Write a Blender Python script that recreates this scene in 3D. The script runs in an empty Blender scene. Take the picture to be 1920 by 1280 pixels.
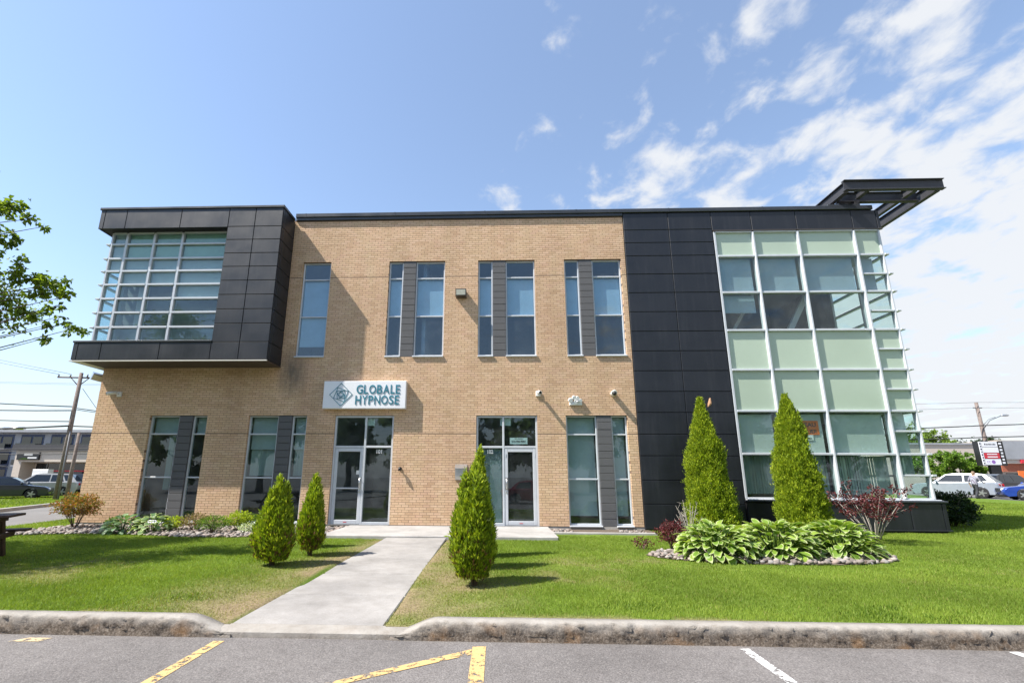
import bpy, bmesh, math, random
import numpy as np
from mathutils import Vector, Matrix, Quaternion

# ------------------------------------------------------------------ camera
SC = bpy.context.scene
COL = SC.collection
cam_d = bpy.data.cameras.new('camera')
cam = bpy.data.objects.new('camera', cam_d)
COL.objects.link(cam)
SC.camera = cam
cam_d.sensor_width = 36.0
cam_d.lens = 888.83 / 1920 * 36
cam_d.shift_x = 59.73 / 1920
cam_d.shift_y = 41.90 / 1920
cam_d.clip_start = 0.05
cam_d.clip_end = 3000
def _rot(p, y, r):
    c, s = math.cos(y), math.sin(y); a = Matrix(((c, -s, 0), (s, c, 0), (0, 0, 1)))
    c, s = math.cos(p), math.sin(p); b = Matrix(((1, 0, 0), (0, c, s), (0, -s, c)))
    c, s = math.cos(r), math.sin(r); d = Matrix(((c, 0, s), (0, 1, 0), (-s, 0, c)))
    return d @ b @ a
_R = _rot(math.radians(13.47243), math.radians(-2.06893), math.radians(0.26499))
_rt, _fw, _up = _R[0], _R[1], _R[2]
_m = Matrix((_rt, _up, -_fw)).transposed().to_4x4()
CAMP = Vector((0, -14.418, 1.3564))
_m.translation = CAMP
cam.matrix_world = _m

# ------------------------------------------------------------------ light
SUNV = Vector((-2.665, -0.95, 3.603)).normalized()      # towards the sun
sun_d = bpy.data.lights.new('sun', 'SUN')
sun_d.energy = 4.1
sun_d.angle = math.radians(0.53)
sun_d.color = (1.0, 0.94, 0.85)
sun = bpy.data.objects.new('sun', sun_d)
COL.objects.link(sun)
sun.rotation_euler = (-SUNV).to_track_quat('-Z', 'Y').to_euler()
sun.location = (-40, -30, 60)

world = bpy.data.worlds.new('World')
SC.world = world
world.use_nodes = True
wn, wl = world.node_tree.nodes, world.node_tree.links
wn.clear()
w_out = wn.new('ShaderNodeOutputWorld')
w_bg = wn.new('ShaderNodeBackground'); w_bg.inputs['Strength'].default_value = 0.099
w_sky = wn.new('ShaderNodeTexSky'); w_sky.sky_type = 'NISHITA'; w_sky.sun_disc = False
w_sky.sun_elevation = math.asin(SUNV.z)
w_sky.sun_rotation = math.atan2(SUNV.x, SUNV.y)
w_sky.altitude = 50; w_sky.air_density = 1.15; w_sky.dust_density = 0.35; w_sky.ozone_density = 2.0
w_tc = wn.new('ShaderNodeTexCoord')
w_sep = wn.new('ShaderNodeSeparateXYZ'); wl.new(w_tc.outputs['Generated'], w_sep.inputs[0])
def wm(op, a, b=None, clamp=False):
    n = wn.new('ShaderNodeMath'); n.operation = op; n.use_clamp = clamp
    for i, v in enumerate((a, b)):
        if v is None: continue
        if isinstance(v, (int, float)): n.inputs[i].default_value = v
        else: wl.new(v, n.inputs[i])
    return n.outputs[0]
# cloud layer: directions projected on a flat layer overhead
zc = wm('MAXIMUM', w_sep.outputs['Z'], 0.0)
zc = wm('ADD', zc, 0.16)
px = wm('DIVIDE', w_sep.outputs['X'], zc)
py = wm('DIVIDE', w_sep.outputs['Y'], zc)
w_cmb = wn.new('ShaderNodeCombineXYZ'); wl.new(px, w_cmb.inputs[0]); wl.new(py, w_cmb.inputs[1])
w_map = wn.new('ShaderNodeMapping'); wl.new(w_cmb.outputs[0], w_map.inputs[0])
w_map.inputs['Location'].default_value = (3.3, 1.1, 0)
w_map.inputs['Rotation'].default_value = (0, 0, math.radians(-12))
w_map.inputs['Scale'].default_value = (1.5, 1.25, 1)
w_n1 = wn.new('ShaderNodeTexNoise'); w_n1.inputs['Scale'].default_value = 5.6; w_n1.inputs['Detail'].default_value = 9
w_n1.inputs['Roughness'].default_value = 0.56; w_n1.inputs['Distortion'].default_value = 0.25
wl.new(w_map.outputs[0], w_n1.inputs['Vector'])
w_n2 = wn.new('ShaderNodeTexNoise'); w_n2.inputs['Scale'].default_value = 0.55; w_n2.inputs['Detail'].default_value = 3
wl.new(w_map.outputs[0], w_n2.inputs['Vector'])
cov = wm('MULTIPLY', px, 0.25)                     # more cloud towards the east of the place
cov = wm('ADD', cov, -0.14)
cov = wm('MAXIMUM', wm('MINIMUM', cov, 0.2), -0.26)
big = wm('MULTIPLY', wm('SUBTRACT', w_n2.outputs['Fac'], 0.5), 0.45)
den = wm('ADD', wm('ADD', w_n1.outputs['Fac'], cov), big)
w_ramp = wn.new('ShaderNodeValToRGB'); wl.new(den, w_ramp.inputs[0])
w_ramp.color_ramp.elements[0].position = 0.46; w_ramp.color_ramp.elements[0].color = (0, 0, 0, 1)
w_ramp.color_ramp.elements[1].position = 0.70; w_ramp.color_ramp.elements[1].color = (0.95, 0.95, 0.95, 1)
w_ramp.color_ramp.interpolation = 'EASE'
# thin veil near the horizon
veil = wm('MULTIPLY', wm('POWER', wm('SUBTRACT', 1.0, wm('MAXIMUM', w_sep.outputs['Z'], 0.0), True), 4.5), 0.86)
veil = wm('MAXIMUM', veil, 0.12)
w_mix1 = wn.new('ShaderNodeMixRGB'); wl.new(veil, w_mix1.inputs[0]); wl.new(w_sky.outputs[0], w_mix1.inputs[1])
w_mix1.inputs[2].default_value = (2.75, 2.9, 3.35, 1)
w_mix2 = wn.new('ShaderNodeMixRGB'); wl.new(w_ramp.outputs[0], w_mix2.inputs[0]); wl.new(w_mix1.outputs[0], w_mix2.inputs[1])
w_mix2.inputs[2].default_value = (3.5, 3.6, 3.75, 1)
wl.new(w_mix2.outputs[0], w_bg.inputs['Color'])
wl.new(w_bg.outputs[0], w_out.inputs['Surface'])

SC.view_settings.view_transform = 'Standard'
SC.view_settings.look = 'None'
SC.view_settings.exposure = 1.36
SC.view_settings.gamma = 1.0
SC.view_settings.use_curve_mapping = False
SC.render.engine = 'CYCLES'
SC.cycles.max_bounces = 8
SC.cycles.transparent_max_bounces = 24
SC.cycles.caustics_reflective = False
SC.cycles.caustics_refractive = False

rnd = random.Random(7)
rng = np.random.default_rng(11)

# ------------------------------------------------------------------ materials
MATS = {}
def mat_new(name):
    m = bpy.data.materials.new(name); m.use_nodes = True
    MATS[name] = m
    nt = m.node_tree
    b = nt.nodes['Principled BSDF']
    return m, nt, b
def link(nt, a, b): nt.links.new(a, b)
def tex_coord(nt, kind='Object', scale=None):
    tc = nt.nodes.new('ShaderNodeTexCoord')
    if scale is None: return tc.outputs[kind]
    mp = nt.nodes.new('ShaderNodeMapping'); mp.inputs['Scale'].default_value = scale
    link(nt, tc.outputs[kind], mp.inputs[0]); return mp.outputs[0]
def noise(nt, vec, scale, detail=4, rough=0.55):
    n = nt.nodes.new('ShaderNodeTexNoise')
    n.inputs['Scale'].default_value = scale; n.inputs['Detail'].default_value = detail; n.inputs['Roughness'].default_value = rough
    if vec is not None: link(nt, vec, n.inputs['Vector'])
    return n.outputs['Fac']
def ramp(nt, fac, stops):
    r = nt.nodes.new('ShaderNodeValToRGB')
    els = r.color_ramp.elements
    while len(els) < len(stops): els.new(0.5)
    for e, (p, c) in zip(els, stops):
        e.position = p; e.color = (*c, 1) if len(c) == 3 else c
    link(nt, fac, r.inputs[0]); return r.outputs[0]
def mixc(nt, fac, a, b, mode='MIX'):
    m = nt.nodes.new('ShaderNodeMixRGB'); m.blend_type = mode
    for i, v in enumerate((fac, a, b)):
        if isinstance(v, (int, float)): m.inputs[i].default_value = v
        elif isinstance(v, tuple): m.inputs[i].default_value = (*v, 1) if len(v) == 3 else v
        else: link(nt, v, m.inputs[i])
    return m.outputs[0]
def bump(nt, b, h, strength=0.3, dist=0.01):
    n = nt.nodes.new('ShaderNodeBump'); n.inputs['Strength'].default_value = strength; n.inputs['Distance'].default_value = dist
    link(nt, h, n.inputs['Height']); link(nt, n.outputs[0], b.inputs['Normal'])
def math_n(nt, op, a, b=None, clamp=False):
    n = nt.nodes.new('ShaderNodeMath'); n.operation = op; n.use_clamp = clamp
    for i, v in enumerate((a, b)):
        if v is None: continue
        if isinstance(v, (int, float)): n.inputs[i].default_value = v
        else: link(nt, v, n.inputs[i])
    return n.outputs[0]

def plain(name, col, rough=0.5, metal=0.0, var=0.12, vs=6.0, bmp=0.0, bs=60.0, spec=0.5, coat=0.0, kind='Object'):
    m, nt, b = mat_new(name)
    v = tex_coord(nt, kind)
    n = noise(nt, v, vs, 5)
    lo = tuple(c * (1 - var) for c in col); hi = tuple(min(1, c * (1 + var)) for c in col)
    link(nt, ramp(nt, n, [(0.3, lo), (0.7, hi)]), b.inputs['Base Color'])
    b.inputs['Roughness'].default_value = rough; b.inputs['Metallic'].default_value = metal
    b.inputs['Specular IOR Level'].default_value = spec
    b.inputs['Coat Weight'].default_value = coat
    if bmp: bump(nt, b, noise(nt, v, bs, 3), bmp, 0.01)
    return m

BR_STOPS = [(0.0, (0.525, 0.36, 0.228)), (0.2, (0.575, 0.402, 0.258)), (0.55, (0.61, 0.433, 0.282)), (0.8, (0.64, 0.462, 0.315)), (1.0, (0.58, 0.395, 0.27))]
def brick_mat(name, use_attr):
    m, nt, b = mat_new(name)
    if use_attr:
        a = nt.nodes.new('ShaderNodeAttribute'); a.attribute_name = 'tint'; t = a.outputs['Fac']
    else:
        t = nt.nodes.new('ShaderNodeObjectInfo').outputs['Random']
    g = nt.nodes.new('ShaderNodeNewGeometry')
    c = ramp(nt, t, BR_STOPS)
    n = noise(nt, g.outputs['Position'], 34, 4)
    c = mixc(nt, 0.55, c, ramp(nt, n, [(0.3, (0.8, 0.79, 0.78)), (0.7, (1.1, 1.09, 1.08))]), 'MULTIPLY')
    # weather stains with a shape of their own (soot under the bay, rain run-off), fixed to the wall
    mp = nt.nodes.new('ShaderNodeMapping'); mp.inputs['Scale'].default_value = (0.5, 0.5, 0.16); link(nt, g.outputs['Position'], mp.inputs[0])
    st = noise(nt, mp.outputs[0], 1.6, 5, 0.6)
    c = mixc(nt, 0.75, c, ramp(nt, st, [(0.3, (0.78, 0.75, 0.74)), (0.6, (1.05, 1.05, 1.04))]), 'MULTIPLY')
    hb = noise(nt, mp.outputs[0], 4.5, 3, 0.6)
    c = mixc(nt, 0.8, c, ramp(nt, hb, [(0.35, (1.04, 0.985, 0.985)), (0.65, (0.985, 1.0, 0.96))]), 'MULTIPLY')
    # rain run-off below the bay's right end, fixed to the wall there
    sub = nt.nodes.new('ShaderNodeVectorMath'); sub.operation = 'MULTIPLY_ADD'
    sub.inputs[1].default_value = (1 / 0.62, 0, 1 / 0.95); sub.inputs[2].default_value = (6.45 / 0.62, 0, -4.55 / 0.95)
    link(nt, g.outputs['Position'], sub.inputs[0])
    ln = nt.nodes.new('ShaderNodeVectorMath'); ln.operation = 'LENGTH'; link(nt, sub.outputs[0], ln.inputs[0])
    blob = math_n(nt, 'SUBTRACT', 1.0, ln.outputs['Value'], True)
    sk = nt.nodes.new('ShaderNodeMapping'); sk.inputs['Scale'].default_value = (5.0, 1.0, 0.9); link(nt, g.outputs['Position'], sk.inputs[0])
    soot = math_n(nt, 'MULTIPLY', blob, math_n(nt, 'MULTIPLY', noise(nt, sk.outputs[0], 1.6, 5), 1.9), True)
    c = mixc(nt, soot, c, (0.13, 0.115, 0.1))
    link(nt, c, b.inputs['Base Color'])
    b.inputs['Roughness'].default_value = 0.82; b.inputs['Specular IOR Level'].default_value = 0.25
    bump(nt, b, noise(nt, g.outputs['Position'], 160, 3), 0.25, 0.004)
    return m
M_BRICK_S = brick_mat('brick_field', True)
M_BRICK_O = brick_mat('brick_single', False)
M_MORTAR = plain('mortar', (0.21, 0.135, 0.088), 0.9, var=0.25, vs=18, bmp=0.3, bs=120)
M_CAULK = plain('caulk', (0.13, 0.09, 0.06), 0.85, var=0.2, vs=12)

def panel_mat(name, col, rough):
    m, nt, b = mat_new(name)
    g = nt.nodes.new('ShaderNodeNewGeometry'); oi = nt.nodes.new('ShaderNodeObjectInfo')
    n = noise(nt, g.outputs['Position'], 1.3, 4)
    n2 = noise(nt, g.outputs['Position'], 55, 3)
    c = ramp(nt, n, [(0.3, tuple(x * 0.85 for x in col)), (0.7, tuple(x * 1.2 for x in col))])
    c = mixc(nt, 0.5, c, ramp(nt, n2, [(0.35, (0.7, 0.7, 0.72)), (0.68, (1.35, 1.35, 1.38))]), 'MULTIPLY')
    c = mixc(nt, 0.35, c, ramp(nt, oi.outputs['Random'], [(0, (0.8, 0.8, 0.82)), (1, (1.2, 1.2, 1.2))]), 'MULTIPLY')
    ms = nt.nodes.new('ShaderNodeMapping'); ms.inputs['Scale'].default_value = (7, 7, 0.5); link(nt, g.outputs['Position'], ms.inputs[0])
    dust = ramp(nt, noise(nt, ms.outputs[0], 1.3, 5, 0.65), [(0.5, (0, 0, 0)), (0.8, (0.11, 0.11, 0.11))])
    c = mixc(nt, dust, c, (0.12, 0.12, 0.125))
    link(nt, c, b.inputs['Base Color'])
    r = ramp(nt, n, [(0.3, (rough - 0.06,) * 3), (0.7, (rough + 0.08,) * 3)])
    link(nt, r, b.inputs['Roughness'])
    b.inputs['Specular IOR Level'].default_value = 0.5
    h = math_n(nt, 'ADD', math_n(nt, 'MULTIPLY', noise(nt, g.outputs['Position'], 2.1, 2), 5.0), noise(nt, g.outputs['Position'], 240, 2))
    bump(nt, b, h, 0.16, 0.004)
    return m
M_PANEL = panel_mat('charcoal_panel', (0.0095, 0.0115, 0.0165), 0.42)
M_FLASH = panel_mat('dark_flashing', (0.03, 0.034, 0.04), 0.36)
M_STEEL = panel_mat('dark_steel', (0.035, 0.035, 0.04), 0.55)
M_JOINT = plain('black_joint', (0.006, 0.006, 0.007), 0.8)
M_ALU = plain('white_aluminium', (0.5, 0.525, 0.56), 0.35, var=0.05, spec=0.6)
M_GREYBLOCK = plain('grey_block', (0.1, 0.1, 0.105), 0.9, var=0.3, vs=70, bmp=0.5, bs=140, kind='Generated')
M_SOFFIT = plain('soffit', (0.6, 0.58, 0.53), 0.7, var=0.06)
M_SOFFIT_SHADED = plain('shaded_soffit', (0.07, 0.05, 0.04), 0.8, var=0.1)  # shade beneath the bay put into the front soffit's colour
M_INTERIOR = plain('interior_wall', (0.2, 0.215, 0.22), 0.85, var=0.06)
M_FLOORIN = plain('interior_floor', (0.1, 0.1, 0.1), 0.5, var=0.2)
M_CEIL = plain('interior_ceiling', (0.36, 0.38, 0.38), 0.9, var=0.04)
M_SHADE = plain('roller_shade', (0.52, 0.54, 0.54), 0.9, var=0.05, vs=2)
M_BLIND = plain('vertical_blind', (0.48, 0.52, 0.49), 0.8, var=0.06, vs=3)
M_SHADEG = plain('grey_shade', (0.27, 0.34, 0.41), 0.9, var=0.05, vs=2)
M_BLINDD = plain('teal_blind', (0.2, 0.26, 0.24), 0.8, var=0.1, vs=3)
M_SPAN = plain('spandrel_backing', (0.8, 0.87, 0.76), 0.6, var=0.03, vs=1.2)
M_WHITEP = plain('white_plastic', (0.72, 0.72, 0.7), 0.4, var=0.05)
M_DARKP = plain('black_plastic', (0.015, 0.015, 0.016), 0.35)
M_PAPER = plain('paper', (0.75, 0.78, 0.76), 0.8, var=0.03)
M_INK = plain('ink', (0.02, 0.022, 0.03), 0.7)
M_SIGNW = plain('sign_white', (0.74, 0.75, 0.78), 0.35, var=0.03, vs=1)
M_TEAL = plain('sign_teal', (0.05, 0.22, 0.28), 0.25, var=0.5, vs=2.2, metal=0.3)
M_STAINLESS = plain('stainless', (0.56, 0.57, 0.58), 0.28, metal=0.9, var=0.1)
M_LENS = plain('lamp_lens', (0.66, 0.63, 0.52), 0.3, var=0.1, vs=14)
M_BRONZE = plain('bronze_housing', (0.06, 0.05, 0.045), 0.5)
M_ORANGE = plain('orange_print', (0.78, 0.17, 0.03), 0.6, var=0.06)
M_RED = plain('red_print', (0.6, 0.03, 0.05), 0.5)
M_WOODDARK = plain('stained_wood', (0.055, 0.028, 0.022), 0.7, var=0.4, vs=14, bmp=0.3)
M_POLE = plain('weathered_pole', (0.17, 0.135, 0.12), 0.9, var=0.35, vs=9, bmp=0.3)
M_WIRE = plain('wire_black', (0.02, 0.02, 0.022), 0.7)
M_WIREG = plain('wire_grey', (0.16, 0.17, 0.19), 0.6)
M_BARK = plain('bark', (0.12, 0.085, 0.06), 0.95, var=0.4, vs=14, bmp=0.6, bs=40)
M_TWIG = plain('grey_twig', (0.3, 0.27, 0.24), 0.9, var=0.3, vs=20)
M_SKIN = plain('skin', (0.5, 0.29, 0.2), 0.6)
M_RUBBER = plain('tyre_rubber', (0.018, 0.018, 0.019), 0.85, var=0.2)
M_RIM = plain('alloy_rim', (0.45, 0.46, 0.47), 0.3, metal=0.8)
M_CARGLASS = plain('car_glass', (0.012, 0.016, 0.02), 0.05, spec=0.8, var=0.2, vs=2)
M_CHROME = plain('chrome', (0.6, 0.6, 0.62), 0.15, metal=1.0)
M_HLIGHT = plain('headlamp', (0.7, 0.72, 0.75), 0.1, var=0.2, vs=12)
M_TLIGHT = plain('tail_lamp', (0.45, 0.01, 0.015), 0.15)
M_BEIGE = plain('beige_stucco', (0.52, 0.45, 0.38), 0.85, var=0.08)
M_DKROOF = plain('dark_roof', (0.05, 0.05, 0.055), 0.8)
M_APT = plain('apartment_grey', (0.3, 0.31, 0.33), 0.8, var=0.15, vs=0.4)
M_APTBLUE = plain('apartment_navy', (0.05, 0.065, 0.12), 0.7, var=0.2, vs=0.4)
M_REDBAND = plain('red_brick_band', (0.36, 0.11, 0.06), 0.85, var=0.2, vs=8)
M_BLUEBOARD = plain('blue_board', (0.03, 0.2, 0.55), 0.5)
M_PURPLE = plain('purple_print', (0.25, 0.12, 0.4), 0.5)

def glass_mat(name, tint, ior, base_refl=0.06, dirt=0.05):
    m = bpy.data.materials.new(name); m.use_nodes = True; MATS[name] = m
    nt = m.node_tree; nt.nodes.clear()
    o = nt.nodes.new('ShaderNodeOutputMaterial')
    t = nt.nodes.new('ShaderNodeBsdfTransparent'); t.inputs[0].default_value = (*tint, 1)
    g = nt.nodes.new('ShaderNodeBsdfGlossy'); g.inputs['Roughness'].default_value = 0.005; g.inputs[0].default_value = (0.8, 0.92, 1.0, 1)
    gm = nt.nodes.new('ShaderNodeNewGeometry')
    bp = nt.nodes.new('ShaderNodeBump'); bp.inputs['Strength'].default_value = 0.05; bp.inputs['Distance'].default_value = 0.02
    link(nt, noise(nt, gm.outputs['Position'], 1.4, 1), bp.inputs['Height'])     # slight pillowing of real panes
    link(nt, bp.outputs[0], g.inputs['Normal'])
    f = nt.nodes.new('ShaderNodeFresnel'); f.inputs[0].default_value = ior
    fac = math_n(nt, 'MULTIPLY', math_n(nt, 'ADD', f.outputs[0], base_refl, True), math_n(nt, 'SUBTRACT', 1.0, gm.outputs['Backfacing']))
    link(nt, mixc(nt, gm.outputs['Backfacing'], (*tint, 1), (1, 1, 1, 1)), t.inputs[0])
    mx = nt.nodes.new('ShaderNodeMixShader'); link(nt, fac, mx.inputs[0]); link(nt, t.outputs[0], mx.inputs[1]); link(nt, g.outputs[0], mx.inputs[2])
    d = nt.nodes.new('ShaderNodeBsdfDiffuse'); d.inputs[0].default_value = (0.4, 0.42, 0.42, 1)
    mx2 = nt.nodes.new('ShaderNodeMixShader')
    dn = ramp(nt, noise(nt, gm.outputs['Position'], 3.5, 6), [(0.4, (dirt * 0.3,) * 3), (0.75, (dirt,) * 3)])
    link(nt, dn, mx2.inputs[0]); link(nt, mx.outputs[0], mx2.inputs[1]); link(nt, d.outputs[0], mx2.inputs[2])
    link(nt, mx2.outputs[0], o.inputs['Surface'])
    return m
M_GLASS = glass_mat('tinted_glass', (0.66, 0.8, 0.8), 1.5, 0.04)
M_GLASSUP = glass_mat('blue_coated_glass', (0.6, 0.8, 0.94), 1.5, 0.055)
M_SPANG = plain('spandrel_glass', (0.4, 0.485, 0.385), 0.12, var=0.04, vs=0.7, spec=0.5, kind='Object')
M_GLASSCW = glass_mat('green_glass', (0.82, 0.93, 0.9), 1.45, 0.03)

def leaf_mat(name, stops, rough=0.5, trans=0.35, use_attr=True):
    m, nt, b = mat_new(name)
    if use_attr:
        a = nt.nodes.new('ShaderNodeAttribute'); a.attribute_name = 'tint'; t = a.outputs['Fac']
    else:
        t = nt.nodes.new('ShaderNodeObjectInfo').outputs['Random']
    c = ramp(nt, t, stops)
    link(nt, c, b.inputs['Base Color'])
    b.inputs['Roughness'].default_value = rough; b.inputs['Specular IOR Level'].default_value = 0.25
    tr = nt.nodes.new('ShaderNodeBsdfTranslucent'); link(nt, mixc(nt, 1.0, c, (1.5, 1.5, 0.7), 'MULTIPLY'), tr.inputs[0])
    mx = nt.nodes.new('ShaderNodeMixShader'); mx.inputs[0].default_value = trans
    out = nt.nodes['Material Output']
    link(nt, b.outputs[0], mx.inputs[1]); link(nt, tr.outputs[0], mx.inputs[2]); link(nt, mx.outputs[0], out.inputs['Surface'])
    return m
M_CEDAR = leaf_mat('cedar_foliage', [(0, (0.06, 0.08, 0.014)), (0.08, (0.08, 0.13, 0.014)), (0.45, (0.18, 0.26, 0.016)), (0.8, (0.3, 0.38, 0.02)), (1, (0.42, 0.48, 0.035))], 0.55, 0.3)
M_CEDARB = leaf_mat('cedar_brown', [(0, (0.1, 0.06, 0.03)), (1, (0.22, 0.12, 0.05))], 0.7, 0.2)
M_GRASS = leaf_mat('grass_blade', [(0, (0.3, 0.24, 0.1)), (0.12, (0.24, 0.25, 0.06)), (0.25, (0.125, 0.185, 0.024)), (0.6, (0.175, 0.25, 0.032)), (0.9, (0.27, 0.35, 0.055)), (1, (0.07, 0.14, 0.012))], 0.55, 0.35)
M_MAPLE = leaf_mat('maple_leaf', [(0, (0.06, 0.1, 0.015)), (0.5, (0.12, 0.19, 0.02)), (1, (0.24, 0.32, 0.03))], 0.45, 0.45)
M_FARLEAF = leaf_mat('far_leaf', [(0, (0.05, 0.09, 0.015)), (0.5, (0.1, 0.17, 0.02)), (1, (0.2, 0.29, 0.04))], 0.5, 0.35)
M_DKLEAF = leaf_mat('dark_leaf', [(0, (0.012, 0.028, 0.01)), (0.6, (0.025, 0.05, 0.014)), (1, (0.05, 0.085, 0.02))], 0.4, 0.15)
M_PURPLELEAF = leaf_mat('purple_leaf', [(0, (0.045, 0.012, 0.016)), (0.6, (0.1, 0.022, 0.028)), (1, (0.19, 0.055, 0.055))], 0.5, 0.3)
M_RUSTLEAF = leaf_mat('rust_leaf', [(0, (0.12, 0.14, 0.02)), (0.45, (0.2, 0.16, 0.03)), (0.7, (0.26, 0.1, 0.04)), (1, (0.36, 0.16, 0.06))], 0.5, 0.35)
M_YELLEAF = leaf_mat('lime_leaf', [(0, (0.18, 0.26, 0.02)), (1, (0.4, 0.48, 0.04))], 0.5, 0.4)
M_BROWNLEAF = leaf_mat('brown_leaf', [(0, (0.14, 0.1, 0.05)), (0.6, (0.26, 0.18, 0.1)), (1, (0.2, 0.22, 0.05))], 0.6, 0.3)
M_GREENLEAF = leaf_mat('green_leaf', [(0, (0.06, 0.12, 0.015)), (0.6, (0.1, 0.2, 0.02)), (1, (0.22, 0.33, 0.04))], 0.5, 0.35)
M_PALELEAF = leaf_mat('pale_leaf', [(0, (0.3, 0.36, 0.26)), (1, (0.62, 0.68, 0.55))], 0.5, 0.3)
M_HGREEN = leaf_mat('hosta_green', [(0, (0.1, 0.19, 0.025)), (0.5, (0.17, 0.28, 0.04)), (1, (0.27, 0.38, 0.06))], 0.4, 0.35, False)
M_HCREAM = leaf_mat('hosta_cream', [(0, (0.33, 0.4, 0.16)), (1, (0.48, 0.53, 0.27))], 0.4, 0.35, False)
M_HBLUE = leaf_mat('hosta_blue', [(0, (0.1, 0.19, 0.08)), (1, (0.2, 0.3, 0.14))], 0.4, 0.3, False)

def asphalt(name, col, var, grain=True):
    m, nt, b = mat_new(name)
    g = nt.nodes.new('ShaderNodeNewGeometry'); v = g.outputs['Position']
    n1 = noise(nt, v, 0.55, 5); n2 = noise(nt, v, 62, 4, 0.75)
    vo = nt.nodes.new('ShaderNodeTexVoronoi'); vo.inputs['Scale'].default_value = 110; link(nt, v, vo.inputs['Vector'])
    c = ramp(nt, n1, [(0.3, tuple(x * (1 - var) for x in col)), (0.7, tuple(x * (1 + var) for x in col))])
    if grain:
        c = mixc(nt, 0.85, c, ramp(nt, n2, [(0.3, (0.45, 0.44, 0.43)), (0.52, (1, 1, 1)), (0.72, (1.9, 1.85, 1.8))]), 'MULTIPLY')
        sp = ramp(nt, vo.outputs['Color'], [(0.0, (0, 0, 0)), (0.78, (0, 0, 0)), (0.9, (1, 1, 1))])
        c = mixc(nt, math_n(nt, 'MULTIPLY', sp, 0.3), c, (0.34, 0.32, 0.3))
        n3 = noise(nt, v, 7, 6, 0.7)
        c = mixc(nt, 0.4, c, ramp(nt, n3, [(0.35, (0.7, 0.68, 0.68)), (0.65, (1.12, 1.12, 1.12))]), 'MULTIPLY')
    link(nt, c, b.inputs['Base Color']); b.inputs['Roughness'].default_value = 0.92; b.inputs['Specular IOR Level'].default_value = 0.2
    h = math_n(nt, 'ADD', n2, vo.outputs['Distance'])
    bump(nt, b, h, 0.55, 0.006)
    return m
M_ASPH = asphalt('asphalt', (0.15, 0.141, 0.138), 0.2)
M_ROAD = asphalt('road_asphalt', (0.16, 0.155, 0.15), 0.1, False)

def concrete_mat(name, col, stain=True):
    m, nt, b = mat_new(name)
    g = nt.nodes.new('ShaderNodeNewGeometry'); v = g.outputs['Position']
    n1 = noise(nt, v, 1.1, 6, 0.6); n2 = noise(nt, v, 60, 4, 0.7); n3 = noise(nt, v, 5, 6, 0.65)
    c = ramp(nt, n1, [(0.3, tuple(x * 0.72 for x in col)), (0.7, tuple(x * 1.12 for x in col))])
    c = mixc(nt, 0.5, c, ramp(nt, n2, [(0.3, (0.72, 0.71, 0.7)), (0.7, (1.15, 1.15, 1.15))]), 'MULTIPLY')
    c = mixc(nt, 0.4, c, ramp(nt, n3, [(0.35, (0.75, 0.73, 0.7)), (0.6, (1.05, 1.05, 1.05))]), 'MULTIPLY')
    link(nt, c, b.inputs['Base Color']); b.inputs['Roughness'].default_value = 0.9; b.inputs['Specular IOR Level'].default_value = 0.25
    bump(nt, b, n2, 0.3, 0.006)
    return m
M_CONC = concrete_mat('walk_concrete', (0.30, 0.288, 0.278))
M_SLABC = concrete_mat('landing_concrete', (0.36, 0.35, 0.34))
M_FOUND = concrete_mat('foundation_concrete', (0.4, 0.38, 0.35))
M_STONE = plain('river_stone', (0.36, 0.32, 0.29), 0.8, var=0.45, vs=7, bmp=0.2)
M_MULCH = plain('bed_soil', (0.1, 0.075, 0.055), 0.95, var=0.5, vs=30, bmp=0.5)

def curb_mat():
    m, nt, b = mat_new('curb_concrete')
    g = nt.nodes.new('ShaderNodeNewGeometry'); v = g.outputs['Position']
    a = nt.nodes.new('ShaderNodeAttribute'); a.attribute_name = 'wear'
    n2 = noise(nt, v, 45, 5, 0.7); n1 = noise(nt, v, 2.2, 5, 0.6)
    c = ramp(nt, n1, [(0.3, (0.25, 0.232, 0.21)), (0.7, (0.34, 0.32, 0.295))])
    wv = math_n(nt, 'ADD', a.outputs['Fac'], math_n(nt, 'MULTIPLY', math_n(nt, 'SUBTRACT', noise(nt, v, 6, 5), 0.5), 0.9))
    agg = ramp(nt, n2, [(0.28, (0.04, 0.032, 0.027)), (0.5, (0.14, 0.112, 0.088)), (0.72, (0.3, 0.26, 0.22))])
    c = mixc(nt, math_n(nt, 'MULTIPLY', wv, 1.15, True), c, agg)
    rust = ramp(nt, noise(nt, v, 3.1, 3), [(0.56, (0, 0, 0)), (0.7, (1, 1, 1))])
    c = mixc(nt, math_n(nt, 'MULTIPLY', rust, math_n(nt, 'MULTIPLY', a.outputs['Fac'], 0.45)), c, (0.28, 0.15, 0.06))
    link(nt, c, b.inputs['Base Color']); b.inputs['Roughness'].default_value = 0.95; b.inputs['Specular IOR Level'].default_value = 0.2
    bump(nt, b, n2, 0.7, 0.012)
    return m
M_CURB = curb_mat()

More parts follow.
